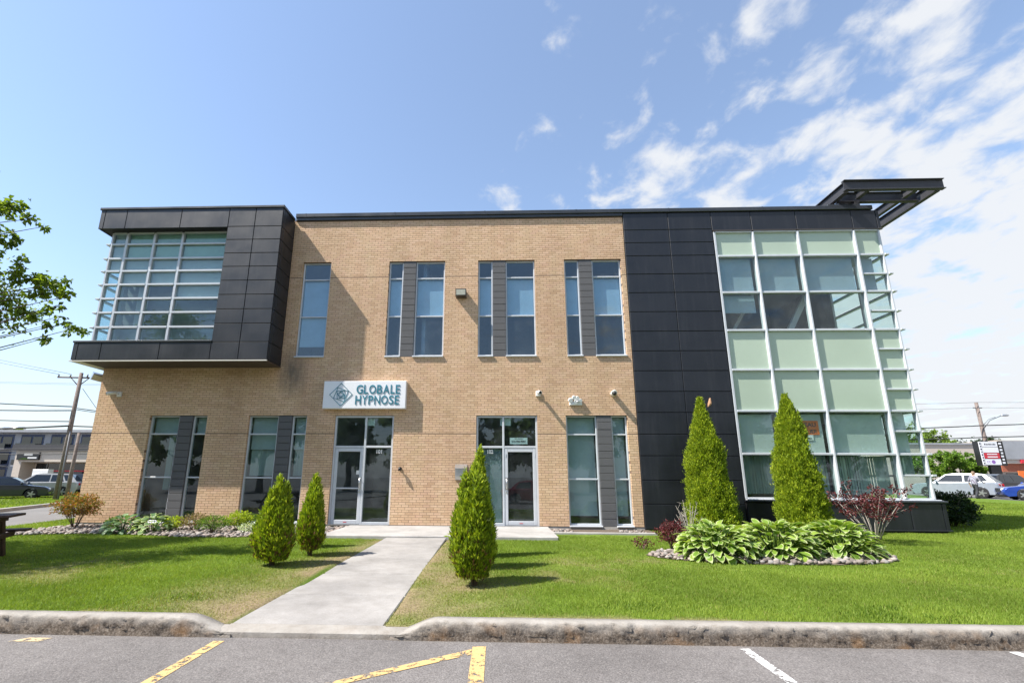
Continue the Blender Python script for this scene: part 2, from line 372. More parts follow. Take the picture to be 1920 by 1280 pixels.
def soil_mat():
    m, nt, b = mat_new('lawn_soil')
    g = nt.nodes.new('ShaderNodeNewGeometry'); v = g.outputs['Position']
    a = nt.nodes.new('ShaderNodeAttribute'); a.attribute_name = 'dry'
    n = noise(nt, v, 28, 5, 0.7); n1 = noise(nt, v, 1.5, 4)
    gr = ramp(nt, n, [(0.3, (0.05, 0.085, 0.012)), (0.7, (0.15, 0.23, 0.03))])
    gr = mixc(nt, 0.5, gr, ramp(nt, n1, [(0.35, (0.75, 0.8, 0.7)), (0.65, (1.2, 1.15, 1.0))]), 'MULTIPLY')
    dr = ramp(nt, n, [(0.3, (0.11, 0.08, 0.05)), (0.7, (0.3, 0.24, 0.14))])
    link(nt, mixc(nt, a.outputs['Fac'], gr, dr), b.inputs['Base Color'])
    b.inputs['Roughness'].default_value = 0.95; b.inputs['Specular IOR Level'].default_value = 0.1
    bump(nt, b, n, 0.8, 0.02)
    return m
M_SOIL = soil_mat()

def paint_mat(name, col):
    """worn road paint: flakes away to the asphalt colour"""
    m, nt, b = mat_new(name)
    g = nt.nodes.new('ShaderNodeNewGeometry'); v = g.outputs['Position']
    n = noise(nt, v, 14, 8, 0.75); n2 = noise(nt, v, 90, 3, 0.7)
    c = mixc(nt, 0.5, col, ramp(nt, n2, [(0.3, (0.75, 0.74, 0.72)), (0.7, (1.1, 1.1, 1.1))]), 'MULTIPLY')
    link(nt, c, b.inputs['Base Color'])
    b.inputs['Roughness'].default_value = 0.85
    al = ramp(nt, n, [(0.43, (0, 0, 0)), (0.475, (1, 1, 1))])
    link(nt, al, b.inputs['Alpha'])
    bump(nt, b, n2, 0.3, 0.004)
    return m
M_YPAINT = paint_mat('yellow_paint', (0.52, 0.35, 0.15))
M_WPAINT = paint_mat('white_paint', (0.6, 0.6, 0.6))
M_YFAINT = paint_mat('faded_yellow_paint', (0.46, 0.36, 0.22))

# ------------------------------------------------------------------ mesh helpers
def link_obj(name, me, parent=None):
    o = bpy.data.objects.new(name, me); COL.objects.link(o)
    if parent is not None: o.parent = parent
    return o
def empty(name, loc=(0, 0, 0), rz=0.0, parent=None):
    o = bpy.data.objects.new(name, None); COL.objects.link(o)
    o.location = loc; o.rotation_euler = (0, 0, rz); o.empty_display_size = 0.2
    if parent is not None: o.parent = parent
    return o
def tag(o, label=None, cat=None, group=None, kind=None):
    if label: o['label'] = label
    if cat: o['category'] = cat
    if group: o['group'] = group
    if kind: o['kind'] = kind
    return o
class MB:
    """collects boxes, tubes and polygons with material slots; build() links ONE mesh object"""
    def __init__(s): s.v = []; s.f = []; s.mi = []; s.sm = []
    def add(s, vs, fs, mi=0, smooth=False):
        o = len(s.v); s.v.extend([tuple(p) for p in vs])
        for f in fs: s.f.append(tuple(o + i for i in f)); s.mi.append(mi); s.sm.append(smooth)
        return s
    def box(s, x0, x1, y0, y1, z0, z1, mi=0):
        v = [(x0, y0, z0), (x1, y0, z0), (x1, y1, z0), (x0, y1, z0), (x0, y0, z1), (x1, y0, z1), (x1, y1, z1), (x0, y1, z1)]
        f = [(3, 2, 1, 0), (4, 5, 6, 7), (0, 1, 5, 4), (1, 2, 6, 5), (2, 3, 7, 6), (3, 0, 4, 7)]
        return s.add(v, f, mi)
    def bbox(s, x0, x1, y0, y1, z0, z1, b=0.01, mi=0):
        """box with chamfered front (y0) edges"""
        b = min(b, (x1 - x0) * 0.3, (z1 - z0) * 0.3)
        v = [(x0, y0 + b, z0), (x1, y0 + b, z0), (x1, y0 + b, z1), (x0, y0 + b, z1),
             (x0 + b, y0, z0 + b), (x1 - b, y0, z0 + b), (x1 - b, y0, z1 - b), (x0 + b, y0, z1 - b),
             (x0, y1, z0), (x1, y1, z0), (x1, y1, z1), (x0, y1, z1)]
        f = [(4, 5, 6, 7), (0, 1, 5, 4), (1, 2, 6, 5), (2, 3, 7, 6), (3, 0, 4, 7),
             (8, 9, 1, 0), (9, 10, 2, 1), (10, 11, 3, 2), (11, 8, 0, 3), (11, 10, 9, 8)]
        return s.add(v, f, mi)
    def tube(s, pts, rad, n=8, mi=0, caps=True, smooth=True):
        pts = [Vector(p) for p in pts]
        if isinstance(rad, (int, float)): rad = [rad] * len(pts)
        o = len(s.v); up = Vector((0, 0, 1))
        t0 = (pts[1] - pts[0]).normalized()
        a = t0.orthogonal().normalized()
        for i, p in enumerate(pts):
            t = (pts[min(i + 1, len(pts) - 1)] - pts[max(i - 1, 0)]).normalized()
            a = (a - t * a.dot(t))
            a = a.normalized() if a.length > 1e-6 else t.orthogonal().normalized()
            b = t.cross(a)
            for k in range(n):
                w = 2 * math.pi * k / n
                s.v.append(tuple(p + (a * math.cos(w) + b * math.sin(w)) * rad[i]))
        for i in range(len(pts) - 1):
            for k in range(n):
                k2 = (k + 1) % n
                s.f.append((o + i * n + k, o + i * n + k2, o + (i + 1) * n + k2, o + (i + 1) * n + k)); s.mi.append(mi); s.sm.append(smooth)
        if caps:
            s.f.append(tuple(o + k for k in range(n))[::-1]); s.mi.append(mi); s.sm.append(False)
            e = o + (len(pts) - 1) * n
            s.f.append(tuple(e + k for k in range(n))); s.mi.append(mi); s.sm.append(False)
        return s
    def ball(s, c, r, seg=10, rings=7, mi=0):
        r = (r, r, r) if isinstance(r, (int, float)) else r
        o = len(s.v)
        s.v.append((c[0], c[1], c[2] + r[2]))
        for i in range(1, rings):
            ph = math.pi * i / rings
            for k in range(seg):
                w = 2 * math.pi * k / seg
                s.v.append((c[0] + r[0] * math.sin(ph) * math.cos(w), c[1] + r[1] * math.sin(ph) * math.sin(w), c[2] + r[2] * math.cos(ph)))
        s.v.append((c[0], c[1], c[2] - r[2])); last = len(s.v) - 1
        def ad(f): s.f.append(f); s.mi.append(mi); s.sm.append(True)
        for k in range(seg): ad((o, o + 1 + k, o + 1 + (k + 1) % seg))
        for i in range(rings - 2):
            for k in range(seg):
                a = o + 1 + i * seg; b = a + seg; k2 = (k + 1) % seg
                ad((a + k, b + k, b + k2, a + k2))
        a = o + 1 + (rings - 2) * seg
        for k in range(seg): ad((last, a + (k + 1) % seg, a + k))
        return s
    def mesh(s, name, mats):
        me = bpy.data.meshes.new(name); me.from_pydata(s.v, [], s.f)
        mats = mats if isinstance(mats, (list, tuple)) else [mats]
        for m in mats: me.materials.append(m)
        me.polygons.foreach_set('material_index', s.mi); me.polygons.foreach_set('use_smooth', s.sm)
        me.update(); return me
    def build(s, name, mats, parent=None): return link_obj(name, s.mesh(name, mats), parent)
def np_mesh(name, V, F, mat, tint=None, attr='tint', smooth=False):
    """V (n,3), F (m,k) arrays; tint per vertex"""
    V = np.asarray(V, dtype=np.float32); F = np.asarray(F, dtype=np.int32)
    me = bpy.data.meshes.new(name)
    k = F.shape[1]
    me.vertices.add(len(V)); me.vertices.foreach_set('co', V.ravel())
    me.loops.add(F.size); me.loops.foreach_set('vertex_index', F.ravel())
    me.polygons.add(len(F)); me.polygons.foreach_set('loop_start', np.arange(0, F.size, k, dtype=np.int32))
    me.update(calc_edges=True)
    me.polygons.foreach_set('use_smooth', np.full(len(F), bool(smooth)))
    if tint is not None:
        a = me.attributes.new(attr, 'FLOAT', 'POINT'); a.data.foreach_set('value', np.asarray(tint, dtype=np.float32))
    mats = mat if isinstance(mat, (list, tuple)) else [mat]
    for m in mats: me.materials.append(m)
    return me
def text_mesh(txt, size, depth, mat, bold=0.0, align='LEFT'):
    cu = bpy.data.curves.new('text', 'FONT'); cu.body = txt; cu.size = size; cu.extrude = depth / 2; cu.offset = bold
    cu.align_x = align; cu.resolution_u = 4
    o = bpy.data.objects.new('text', cu); COL.objects.link(o)
    bpy.context.view_layer.update()
    me = bpy.data.meshes.new_from_object(o)
    bpy.data.objects.remove(o); bpy.data.curves.remove(cu)
    me.materials.clear(); me.materials.append(mat)
    return me
def text_obj(name, txt, size, depth, mat, loc, parent=None, width=None, bold=0.0):
    """letters standing upright facing -Y; lower left corner at loc; scaled to a width if given"""
    me = text_mesh(txt, size, depth, mat, bold)
    n = len(me.vertices); co = np.zeros(n * 3, dtype=np.float32); me.vertices.foreach_get('co', co); co = co.reshape(-1, 3)
    co[:, 0] -= co[:, 0].min(); co[:, 1] -= co[:, 1].min()
    if width: co[:, 0] *= width / co[:, 0].max()
    hh = co[:, 1].max(); co[:, 1] *= size / hh
    out = np.stack([co[:, 0], -co[:, 2], co[:, 1]], 1)
    me.vertices.foreach_set('co', out.ravel()); me.update()
    o = link_obj(name, me, parent); o.location = loc
    return o
def copy_tree(o, parent=None):
    c = o.copy(); COL.objects.link(c)
    if parent is not None: c.parent = parent
    for ch in list(o.children): copy_tree(ch, c)
    return c
def sstep(a, b, x):
    t = np.clip((x - a) / (b - a), 0, 1); return t * t * (3 - 2 * t)
def gz(x, y):
    """height of the ground of the plot"""
    x = np.asarray(x, dtype=float); y = np.asarray(y, dtype=float)
    z = -0.095 + 0.26 * sstep(13, 30, x)
    dip = (1 - sstep(0.55, 1.7, np.abs(x + 2.05) - 0.6)) * sstep(5.5, 8.8, -y)
    a = -2.92 + 0.245 * np.clip((y + 8.85) / 6.3, 0, 1); m = sstep(0.04, 0.1, x - a) * sstep(0.04, 0.1, -1.22 - x) * (y < -2.2) * (y > -9.2)
    return z - 0.1 * dip - 0.12 * m
# smooth value noise in the plane, for wear and dry patches
_vn = np.random.default_rng(3).random((64, 64))
def vnoise(x, y, s):
    x = np.asarray(x) * s; y = np.asarray(y) * s
    i = np.floor(x).astype(int); j = np.floor(y).astype(int); u = x - i; v = y - j
    u = u * u * (3 - 2 * u); v = v * v * (3 - 2 * v)
    g = lambda a, b: _vn[a % 64, b % 64]
    return (g(i, j) * (1 - u) + g(i + 1, j) * u) * (1 - v) + (g(i, j + 1) * (1 - u) + g(i + 1, j + 1) * u) * v
def fnoise(x, y, s, o=4):
    t = 0; a = 0.5; k = 0
    for _ in range(o): t = t + a * vnoise(np.asarray(x) + 17.3 * k, np.asarray(y) - 9.1 * k, s); s *= 2.1; a *= 0.5; k += 1
    return t / (1 - 0.5 ** o)

# ------------------------------------------------------------------ ground
def sheet(name, x0, x1, y0, y1, nx, ny, zf, mat, attr=None, attr_name='dry'):
    X, Y = np.meshgrid(np.linspace(x0, x1, nx + 1), np.linspace(y0, y1, ny + 1))
    Z = zf(X, Y)
    V = np.stack([X.ravel(), Y.ravel(), Z.ravel()], 1)
    i = np.arange(nx * ny); r = i // nx; c = i % nx; a = r * (nx + 1) + c
    F = np.stack([a, a + 1, a + nx + 2, a + nx + 1], 1)
    t = None if attr is None else attr(X, Y).ravel()
    return link_obj(name, np_mesh(name, V, F, mat, t, attr_name, True))
g = sheet('ground', -1500, 1500, -1500, 1500, 30, 30, lambda x, y: 0 * x - 0.62, M_ROAD); tag(g, kind='structure')
# near parking lot
lot = sheet('parking_lot', -60, 60, -70, -9.0, 120, 61, lambda x, y: 0 * x - 0.27, M_ASPH); tag(lot, kind='structure')
# street on the left and the far lots (near-flat sheets, each a little above the one below)
def quad_sheet(name, pts, mat, kind='structure'):
    mb = MB(); mb.add(pts, [(0, 1, 2, 3)]); o = mb.build(name, mat); tag(o, kind=kind); return o
def st_near(y): return -14.35 - 0.18 * (y + 0.6)
def st_far(y): return -21.6 - 0.4 * (y - 6.4) if y > -10 else -15.1
WALKX = (-2.92, -1.2)
def walk_x(y):
    t = np.clip((np.asarray(y) + 8.85) / 6.3, 0, 1)
    return -2.92 + 0.245 * t, -1.23 + 0.012 * t
def beds_mask(x, y):
    """1 where no grass grows: walk, landing, planting beds"""
    x = np.asarray(x); y = np.asarray(y)
    a, b = walk_x(y)
    m = ((x > a) & (x < b) & (y > -9) & (y < -2))
    m |= (x > -4.3) & (x < 1.45) & (y > -2.42)
    m |= (x > 1.4) & (x < 4.25) & (y > -1.5 + 0.12 * np.sin(x * 5))
    m |= (x > -12.75) & (x < -4.3) & (y > -2.25 + 0.25 * np.sin(x * 1.1) - 0.35 * sstep(9.5, 11.5, -x) * 0) & (y < 0.2)
    m |= bed_right(x, y)
    m |= (x > -12.62) & (x < 12.6) & (y > -0.05)
    return m
def bed_right(x, y):
    # long kidney bed in front of the dark wing
    e1 = ((x - 5.2) / 2.35) ** 2 + ((y + 4.55) / 0.95) ** 2 < 1
    e2 = ((x - 5.7) / 1.15) ** 2 + ((y + 0.6) / 0.9) ** 2 < 1
    e3 = ((x - 8.0) / 1.0) ** 2 + ((y + 0.85) / 0.8) ** 2 < 1
    return e1 | e2 | e3
def dryness(x, y):
    a, b = walk_x(y)
    dl = np.clip(np.where(x < a, a - x, 99), 0, 99); dr = np.clip(np.where(x > b, x - b, 99), 0, 99)
    n = fnoise(x, y, 1.7); n2 = fnoise(x + 50, y, 0.6)
    lim_l = 0.25 + 1.3 * sstep(-4.0, -7.5, y) * n2; lim_r = 0.2 + 1.1 * sstep(-5.2, -7.8, y) * n2 + 0.3
    d = np.maximum(1 - dl / (lim_l * 1.9 + 0.2), 1 - dr / (lim_r * 1.7 + 0.2))
    d = np.clip(d, 0, 1) * (0.55 + 1.5 * (n - 0.25))
    near = np.exp(-(((x + 0.45) / 0.5) ** 2 + ((y + 7.3) / 0.35) ** 2)) * 0.9
    near = near + np.exp(-(((x + 3.7) / 0.5) ** 2 + ((y + 6.1) / 0.4) ** 2)) * 0.35
    edge = np.exp(-((y + 8.86) / 0.10) ** 2) * 0.75 * (n2 > 0.42)
    gen = np.clip((n2 - 0.52) * 2.6, 0, 0.55) * (0.3 + 0.7 * (n > 0.5)) * sstep(-3, -6, y)
    return np.clip(np.maximum.reduce([d, near, edge, gen]), 0, 1)
def lawn_sheet(name, x0, x1, y0, y1, step, zoff=0.0):
    nx = max(2, int((x1 - x0) / step)); ny = max(2, int((y1 - y0) / step))
    return tag(sheet(name, x0, x1, y0, y1, nx, ny, lambda x, y: gz(x, y) + zoff + 0.012 * (fnoise(x, y, 2.2, 2) - 0.5), M_SOIL, dryness), kind='structure')
lawn_sheet('front_lawn', -11.5, 13.0, -8.87, 0.63, 0.1)
quad_sheet('side_street', [(st_near(-60), -60, -0.2), (st_far(-60), -60, -0.2), (st_far(90), 90, -0.2), (st_near(90), 90, -0.2)], M_ROAD)
def strip(name, rows, mat, kind='structure', attr=None):
    """rows of world points (list of lists) stitched to a sheet"""
    n = len(rows[0]); V = [p for r in rows for p in r]
    F = [(i * n + k, i * n + k + 1, (i + 1) * n + k + 1, (i + 1) * n + k) for i in range(len(rows) - 1) for k in range(n - 1)]
    me = np_mesh(name, V, F, mat, None if attr is None else [attr] * len(V), 'dry', True)
    o = link_obj(name, me); tag(o, kind=kind); return o
ys = [-8.9 + 0.4 * i for i in range(0, 24)] + [1 + 4 * i for i in range(0, 22)]
strip('left_lawn', [[(x, y, float(gz(x, y)) - 0.004) for x in np.linspace(st_near(y) + 0.02, -11.45, 8)] for y in ys], M_SOIL, attr=0.0)
strip('street_edge', [[(st_near(y) - 0.35, y, -0.192), (st_near(y) + 0.05, y, -0.19)] for y in ys], M_CONC)
strip('grass_strip', [[(x, y, float(gz(x, y))) for x in np.linspace(st_far(y) - 9.5, st_far(y) - 0.25, 8)] for y in range(-8, 92, 4)], M_SOIL, attr=0.05)
mb = MB()
for i in range(-8, 88, 4):
    a, b = st_far(i), st_far(i + 4)
    mb.add([(a, i, -0.2), (a - 0.25, i, -0.2), (a - 0.25, i, -0.06), (a, i, -0.06), (b, i + 4, -0.2), (b - 0.25, i + 4, -0.2), (b - 0.25, i + 4, -0.06), (b, i + 4, -0.06)],
           [(0, 3, 7, 4), (3, 2, 6, 7), (2, 1, 5, 6)])
tag(mb.build('street_kerb', M_FOUND), kind='structure')
quad_sheet('left_parking_lot', [(st_far(-8) - 9.4, -8, -0.16), (-200, -8, -0.16), (-200, 120, -0.16), (st_far(120) - 9.4, 120, -0.16)][::-1], M_ROAD)
rys = list(np.linspace(-8.9, 60, 40))
def redge(y): return 26.5 + (30.3 - 26.5) * sstep(-6, 15, y) + 0.22 * max(0, y - 15) + 0.6
strip('right_lawn', [[(x, y, float(gz(x, y)) - 0.003) for x in np.linspace(12.95, redge(y), 26)] for y in rys], M_SOIL, attr=0.0)
strip('right_kerb', [[(redge(y) - 0.02, y, 0.17), (redge(y) + 0.3, y, 0.172), (redge(y) + 0.32, y, 0.1)] for y in rys], M_CONC)
strip('right_parking_lot', [[(redge(y) + 0.25, y, 0.12), (190, y, 0.12)] for y in rys] + [[(44, 150, 0.12), (190, 150, 0.12)]], M_ROAD)

# kerb along the parking lot: lofted profile, chipped front edge
def make_kerb(name, x0, x1, ends):
    n = int((x1 - x0) / 0.035); xs = np.linspace(x0, x1, n + 1)
    prof = [(0.0, -0.30, 0.0), (0.0, -0.092, 0.0), (0.1, -0.09, 0.0), (0.155, -0.0925, 0.05), (0.178, -0.102, 0.2), (0.19, -0.122, 0.4), (0.194, -0.155, 0.6), (0.198, -0.19, 0.85), (0.2, -0.22, 0.95), (0.203, -0.25, 1.0), (0.207, -0.285, 1.0)]
    V = []; W = []
    yb0 = -8.86
    for x in xs:
        yb = yb0
        drop = 0.0
        if 'r' in ends: drop = max(drop, float(sstep(x1 - 0.55, x1, x)))
        if 'l' in ends: drop = max(drop, float(sstep(x0 + 0.5, x0, x)))
        for k, (dy, z, w) in enumerate(prof):
            ch = fnoise(np.array([x * 1.0]), np.array([k * 0.23]), 5.0, 4)[0] - 0.5
            ch2 = fnoise(np.array([x]), np.array([k * 0.7 + 9]), 30.0, 3)[0] - 0.5
            amp = 0.004 if k < 3 else (0.03 if k < 9 else 0.012)
            chip = amp * (ch * 0.9 + ch2 * 1.9) - (0.012 * max(0, ch - 0.1) * 4 if 3 <= k <= 7 else 0)
            zz = z + (0.5 * chip if 3 <= k <= 6 else 0)
            if z > -0.25: zz = zz + (max(z - 0.14, -0.24) - z) * drop * (1.0 if k > 0 else 0)
            V.append((x, yb - dy - chip, zz)); W.append(w * (1 - 0.6 * drop))
    m = len(prof)
    F = [(i * m + k, i * m + k + 1, (i + 1) * m + k + 1, (i + 1) * m + k) for i in range(n) for k in range(m - 1)]
    me = np_mesh(name, V, F, M_CURB, W, 'wear', True)
    bm = bmesh.new(); bm.from_mesh(me)
    bmesh.ops.holes_fill(bm, edges=[e for e in bm.edges if e.is_boundary], sides=40)
    bmesh.ops.recalc_face_normals(bm, faces=bm.faces); bm.to_mesh(me); bm.free()
    o = link_obj(name, me); tag(o, kind='structure'); return o
make_kerb('kerb_left', -30, -2.78, 'r')
make_kerb('kerb_right', -1.12, 30, 'l')
mb = MB(); n = 60
kx = np.linspace(-3.02, -0.92, n)
for i in range(n - 1):
    for k, ((y0, z0), (y1, z1)) in enumerate([((-8.84, -0.196), (-9.0, -0.203)), ((-9.0, -0.203), (-9.045, -0.222)), ((-9.045, -0.222), (-9.055, -0.285))]):
        j = lambda x, y: 0.008 * (fnoise(np.array([x]), np.array([y]), 9, 3)[0] - 0.5)
        a, b = kx[i], kx[i + 1]
        mb.add([(a, y0 + j(a, y0), z0), (b, y0 + j(b, y0), z0), (b, y1 + j(b, y1), z1), (a, y1 + j(a, y1), z1)], [(0, 3, 2, 1)], smooth=True)
o = mb.build('kerb_drop', M_CURB); tag(o, kind='structure')
at = o.data.attributes.new('wear', 'FLOAT', 'POINT'); at.data.foreach_set('value', [0.12 if v.co.z > -0.23 else 0.5 for v in o.data.vertices])

# walkway: five poured slabs with tooled joints
mb = None
wy = [-8.84, -7.62, -6.35, -5.1, -3.78, -2.44]
walk = empty('walkway'); tag(walk, kind='structure')
for i in range(5):
    ya, yb = wy[i] + 0.016, wy[i + 1] - 0.016
    za, zb = -0.2 + 0.15 * (ya + 8.84) / 6.4, -0.2 + 0.15 * (yb + 8.84) / 6.4
    za += rnd.uniform(-0.003, 0.003)
    (a0, b0), (a1, b1) = [tuple(float(q) for q in walk_x(y)) for y in (ya, yb)]
    mb = MB(); c = 0.014; d = 0.14
    top = [(a0 + c, ya + c, za), (b0 - c, ya + c, za), (b1 - c, yb - c, zb), (a1 + c, yb - c, zb)]
    mid = [(a0, ya, za - c), (b0, ya, za - c), (b1, yb, zb - c), (a1, yb, zb - c)]
    bot = [(p[0], p[1], p[2] - d) for p in mid]
    mb.add(top + mid + bot, [(0, 1, 2, 3), (4, 5, 1, 0), (5, 6, 2, 1), (6, 7, 3, 2), (7, 4, 0, 3), (8, 9, 5, 4), (9, 10, 6, 5), (10, 11, 7, 6), (11, 8, 4, 7)])
    mb.build('slab', M_CONC, walk)
mb = MB(); mb.add([(-2.86, -8.8, -0.225), (-1.27, -8.8, -0.225), (-1.27, -2.46, -0.08), (-2.63, -2.46, -0.08)], [(0, 1, 2, 3)]); tag(mb.build('joint_bed', M_MULCH), kind='structure')
land = MB()
land.bbox(-4.3, 1.45, -2.43, 0.25, -0.28, -0.012, 0.015)
tag(land.build('landing', M_SLABC), kind='structure')
mb = MB(); mb.box(1.46, 4.2, -1.12, -0.9, -0.2, -0.055); tag(mb.build('edging_strip', M_SLABC), kind='structure')
mb = MB(); mb.box(1.46, 4.3, -0.9, 0.2, -0.25, -0.075); tag(mb.build('pebble_bed', M_MULCH), kind='structure')

# painted lines on the lot (4 mm above it)
def line_quad(name, pts, mat, label):
    mb = MB(); z = -0.266
    mb.add([(x, y, z) for x, y in pts], [tuple(range(len(pts)))]); o = mb.build(name, mat); tag(o, kind='structure'); return o
line_quad('bay_line', [(-2.89, -14), (-2.78, -14), (-2.775, -9.175), (-2.885, -9.18)], M_YPAINT, '')
line_quad('bay_line', [(-0.245, -14), (-0.115, -14), (-0.118, -9.20), (-0.25, -9.215)], M_YPAINT, '')
z = line_quad('hatch_line', [(-1.44, -10.16), (-1.3, -10.17), (-0.25, -9.43), (-0.256, -9.29)], M_YPAINT, ''); z.location.z = 0.001
line_quad('hatch_line', [(-2.83, -11.1), (-2.7, -11.1), (-1.3, -10.17), (-1.44, -10.16)], M_YPAINT, '')
line_quad('bay_line', [(2.335, -14), (2.435, -14), (2.47, -9.14), (2.375, -9.15)], M_WPAINT, '')
line_quad('bay_line', [(4.97, -14), (5.07, -14), (5.06, -9.1), (4.96, -9.11)], M_WPAINT, '')
line_quad('bay_line', [(7.6, -14), (7.7, -14), (7.7, -9.1), (7.6, -9.1)], M_WPAINT, '')
line_quad('bay_line', [(-4.93, -9.30), (-4.63, -9.28), (-4.58, -9.17), (-4.83, -9.17)], M_YFAINT, '')

# ------------------------------------------------------------------ the office building
BLD = empty('office_building', (0, 0, 0))
tag(BLD, 'two storey tan brick office block with charcoal metal panels and large glazed corner', 'building')
CH = 0.0711; BL = 0.211
LX, RX, ZT = -12.62, 4.2, 9.85
OPEN = []   # x0,x1,z0,z1
GW = [(-10.83, -9.0), (-7.69, -5.86), (2.08, 3.92)]
UW = [(-3.55, -1.69), (-0.6, 1.255), (2.21, 4.05)]
zg = 45 * CH; zs = 71 * CH; zh = 117 * CH
for a, b in GW: OPEN.append((a, b, 0.0, zg))
for a, b in UW: OPEN.append((a, b, zs, zh))
OPEN += [(-6.445, -5.5, zs, zh), (-4.985, -3.152, -0.01, zg), (-0.632, 1.225, -0.01, zg)]
def spans(z0, z1, x0=LX, x1=RX, grow=0.0):
    s = [(x0, x1)]
    for a, b, c, d in OPEN:
        if z1 > c + 1e-4 and z0 < d - 1e-4:
            n = []
            for p, q in s:
                if b + grow <= p or a - grow >= q: n.append((p, q)); continue
                if a - grow > p: n.append((p, a - grow))
                if b + grow < q: n.append((b + grow, q))
            s = n
    return s
# mortar core with openings (bed plane set back from the brick faces)
core = MB()
zb = sorted({0.0, ZT + 0.02, 37 * CH, 109 * CH} | {o[2] for o in OPEN if o[2] > 0} | {o[3] for o in OPEN})
for z0, z1 in zip(zb[:-1], zb[1:]):
    for a, b in spans(z0, z1, LX + 0.006, RX, 0.007): core.box(a, b, 0.0028, 0.3, z0, z1)
WALL = core.build('brick_wall', M_MORTAR, BLD)
# bricks
bl = []
nrow = int(ZT / CH)
for r in range(nrow):
    z0 = r * CH + 0.005; z1 = (r + 1) * CH - 0.005
    if r in (37, 109): z0 += 0.02
    off = (BL / 2 if r % 2 else 0) + 0.01 * math.sin(r * 1.7)
    for a, b in spans(r * CH + 0.002, (r + 1) * CH - 0.002):
        k0 = math.floor((a - LX - off) / BL)
        x = LX + off + k0 * BL
        while x < b:
            p, q = max(x + 0.005, a), min(x + BL - 0.005, b)
            if q - p > 0.012: bl.append((p, q, z0, z1))
            x += BL
# hidden behind the bay: leave those out
bl = [k for k in bl if not (k[1] < -7.0 and k[2] > 4.9)]
def proj_w(k):
    p = Vector(((k[0] + k[1]) / 2, 0, (k[2] + k[3]) / 2)) - CAMP
    d = p.dot(_fw); ux = (k[1] - k[0]) * 888 / d * math.sqrt(1 + (p.dot(_rt) / d) ** 2) * (k[3] - k[2])
    return ux
full = [k for k in bl if abs((k[1] - k[0]) - (BL - 0.01)) < 1e-4 and abs(k[3] - k[2] - (CH - 0.01)) < 1e-4]
full.sort(key=proj_w, reverse=True)
single = set(full[:300])
def brick_geo(w, h, dep, jit, ch=0.0007):
    v = [(-w / 2 + ch, 0, -h / 2 + ch), (w / 2 - ch, 0, -h / 2 + ch), (w / 2 - ch, 0, h / 2 - ch), (-w / 2 + ch, 0, h / 2 - ch),
         (-w / 2, ch, -h / 2), (w / 2, ch, -h / 2), (w / 2, ch, h / 2), (-w / 2, ch, h / 2),
         (-w / 2, dep, -h / 2), (w / 2, dep, -h / 2), (w / 2, dep, h / 2), (-w / 2, dep, h / 2)]
    return v
BF = [(0, 1, 2, 3), (4, 5, 1, 0), (5, 6, 2, 1), (6, 7, 3, 2), (7, 4, 0, 3), (8, 9, 5, 4), (9, 10, 6, 5), (10, 11, 7, 6), (11, 8, 4, 7)]
proto = []
for i in range(4):
    me = bpy.data.meshes.new('brick'); me.from_pydata([(x + rnd.uniform(-1, 1) * 0.0012, y, z + rnd.uniform(-1, 1) * 0.001) for x, y, z in brick_geo(BL - 0.01, CH - 0.01, 0.09, 0)], [], BF)
    me.materials.append(M_BRICK_O); proto.append(me)
V = []; F = []; T = []
for k in bl:
    dy = rnd.uniform(-0.0006, 0.0008)
    if k in single:
        o = bpy.data.objects.new('brick', proto[rnd.randrange(4)]); COL.objects.link(o); o.parent = WALL
        o.location = ((k[0] + k[1]) / 2, dy, (k[2] + k[3]) / 2)
    else:
        cx, cz = (k[0] + k[1]) / 2, (k[2] + k[3]) / 2
        b0 = len(V); t = rnd.random()
        jx, jz = rnd.uniform(-0.001, 0.001), rnd.uniform(-0.001, 0.001)
        for (x, y, z) in brick_geo(k[1] - k[0], k[3] - k[2], 0.09, 0): V.append((x + cx + jx, y + dy, z + cz + jz)); T.append(t)
        F += [tuple(b0 + i for i in f) for f in BF]
o = link_obj('brickwork', np_mesh('brickwork', V, F, M_BRICK_S, T), WALL); tag(o, kind='stuff')
# side wall, rear, roof, foundation
mb = MB()
mb.box(LX + 0.006, LX + 0.3, 0.31, 14, 0, ZT); tag(mb.build('side_wall', M_BRICK_S, BLD))
mb = MB(); mb.box(LX, 12.4, 14, 14.3, 0, ZT); mb.build('rear_wall', M_INTERIOR, BLD)
mb = MB(); mb.box(LX + 0.05, 12.35, 0.05, 14, ZT - 0.25, ZT - 0.02); mb.build('roof', M_DKROOF, BLD)
mb = MB(); mb.box(LX + 0.02, RX + 0.1, 0.0121, 0.29, -0.4, -0.002); mb.box(LX + 0.02, LX + 0.3, 0.292, 14, -0.4, -0.002); mb.build('foundation', M_FOUND, BLD)
# interior
mb = MB()
mb.box(LX + 0.32, 12.3, 0.32, 13.9, -0.2, -0.012); mb.box(LX + 0.32, 12.3, 0.36, 13.9, 4.0, 4.55)
mb.build('floor_slab', M_FLOORIN, BLD)
mb = MB(); mb.box(LX + 0.32, 12.3, 0.36, 13.9, 3.32, 3.4); mb.box(LX + 0.32, 12.3, 0.36, 13.9, 8.45, 8.55); mb.build('ceiling', M_CEIL, BLD)
mb = MB()
for x in (-8.4, -5.3, -2.4, 1.65, 4.3): mb.box(x - 0.06, x + 0.06, 0.33, 6, 0, 3.31); mb.box(x - 0.06, x + 0.06, 0.37, 6, 4.56, 8.44)
mb.box(LX + 0.4, 12.2, 6.01, 6.12, 0, 3.31); mb.box(LX + 0.4, 12.2, 6.01, 6.12, 4.56, 8.44)
mb.build('partition', M_INTERIOR, BLD)

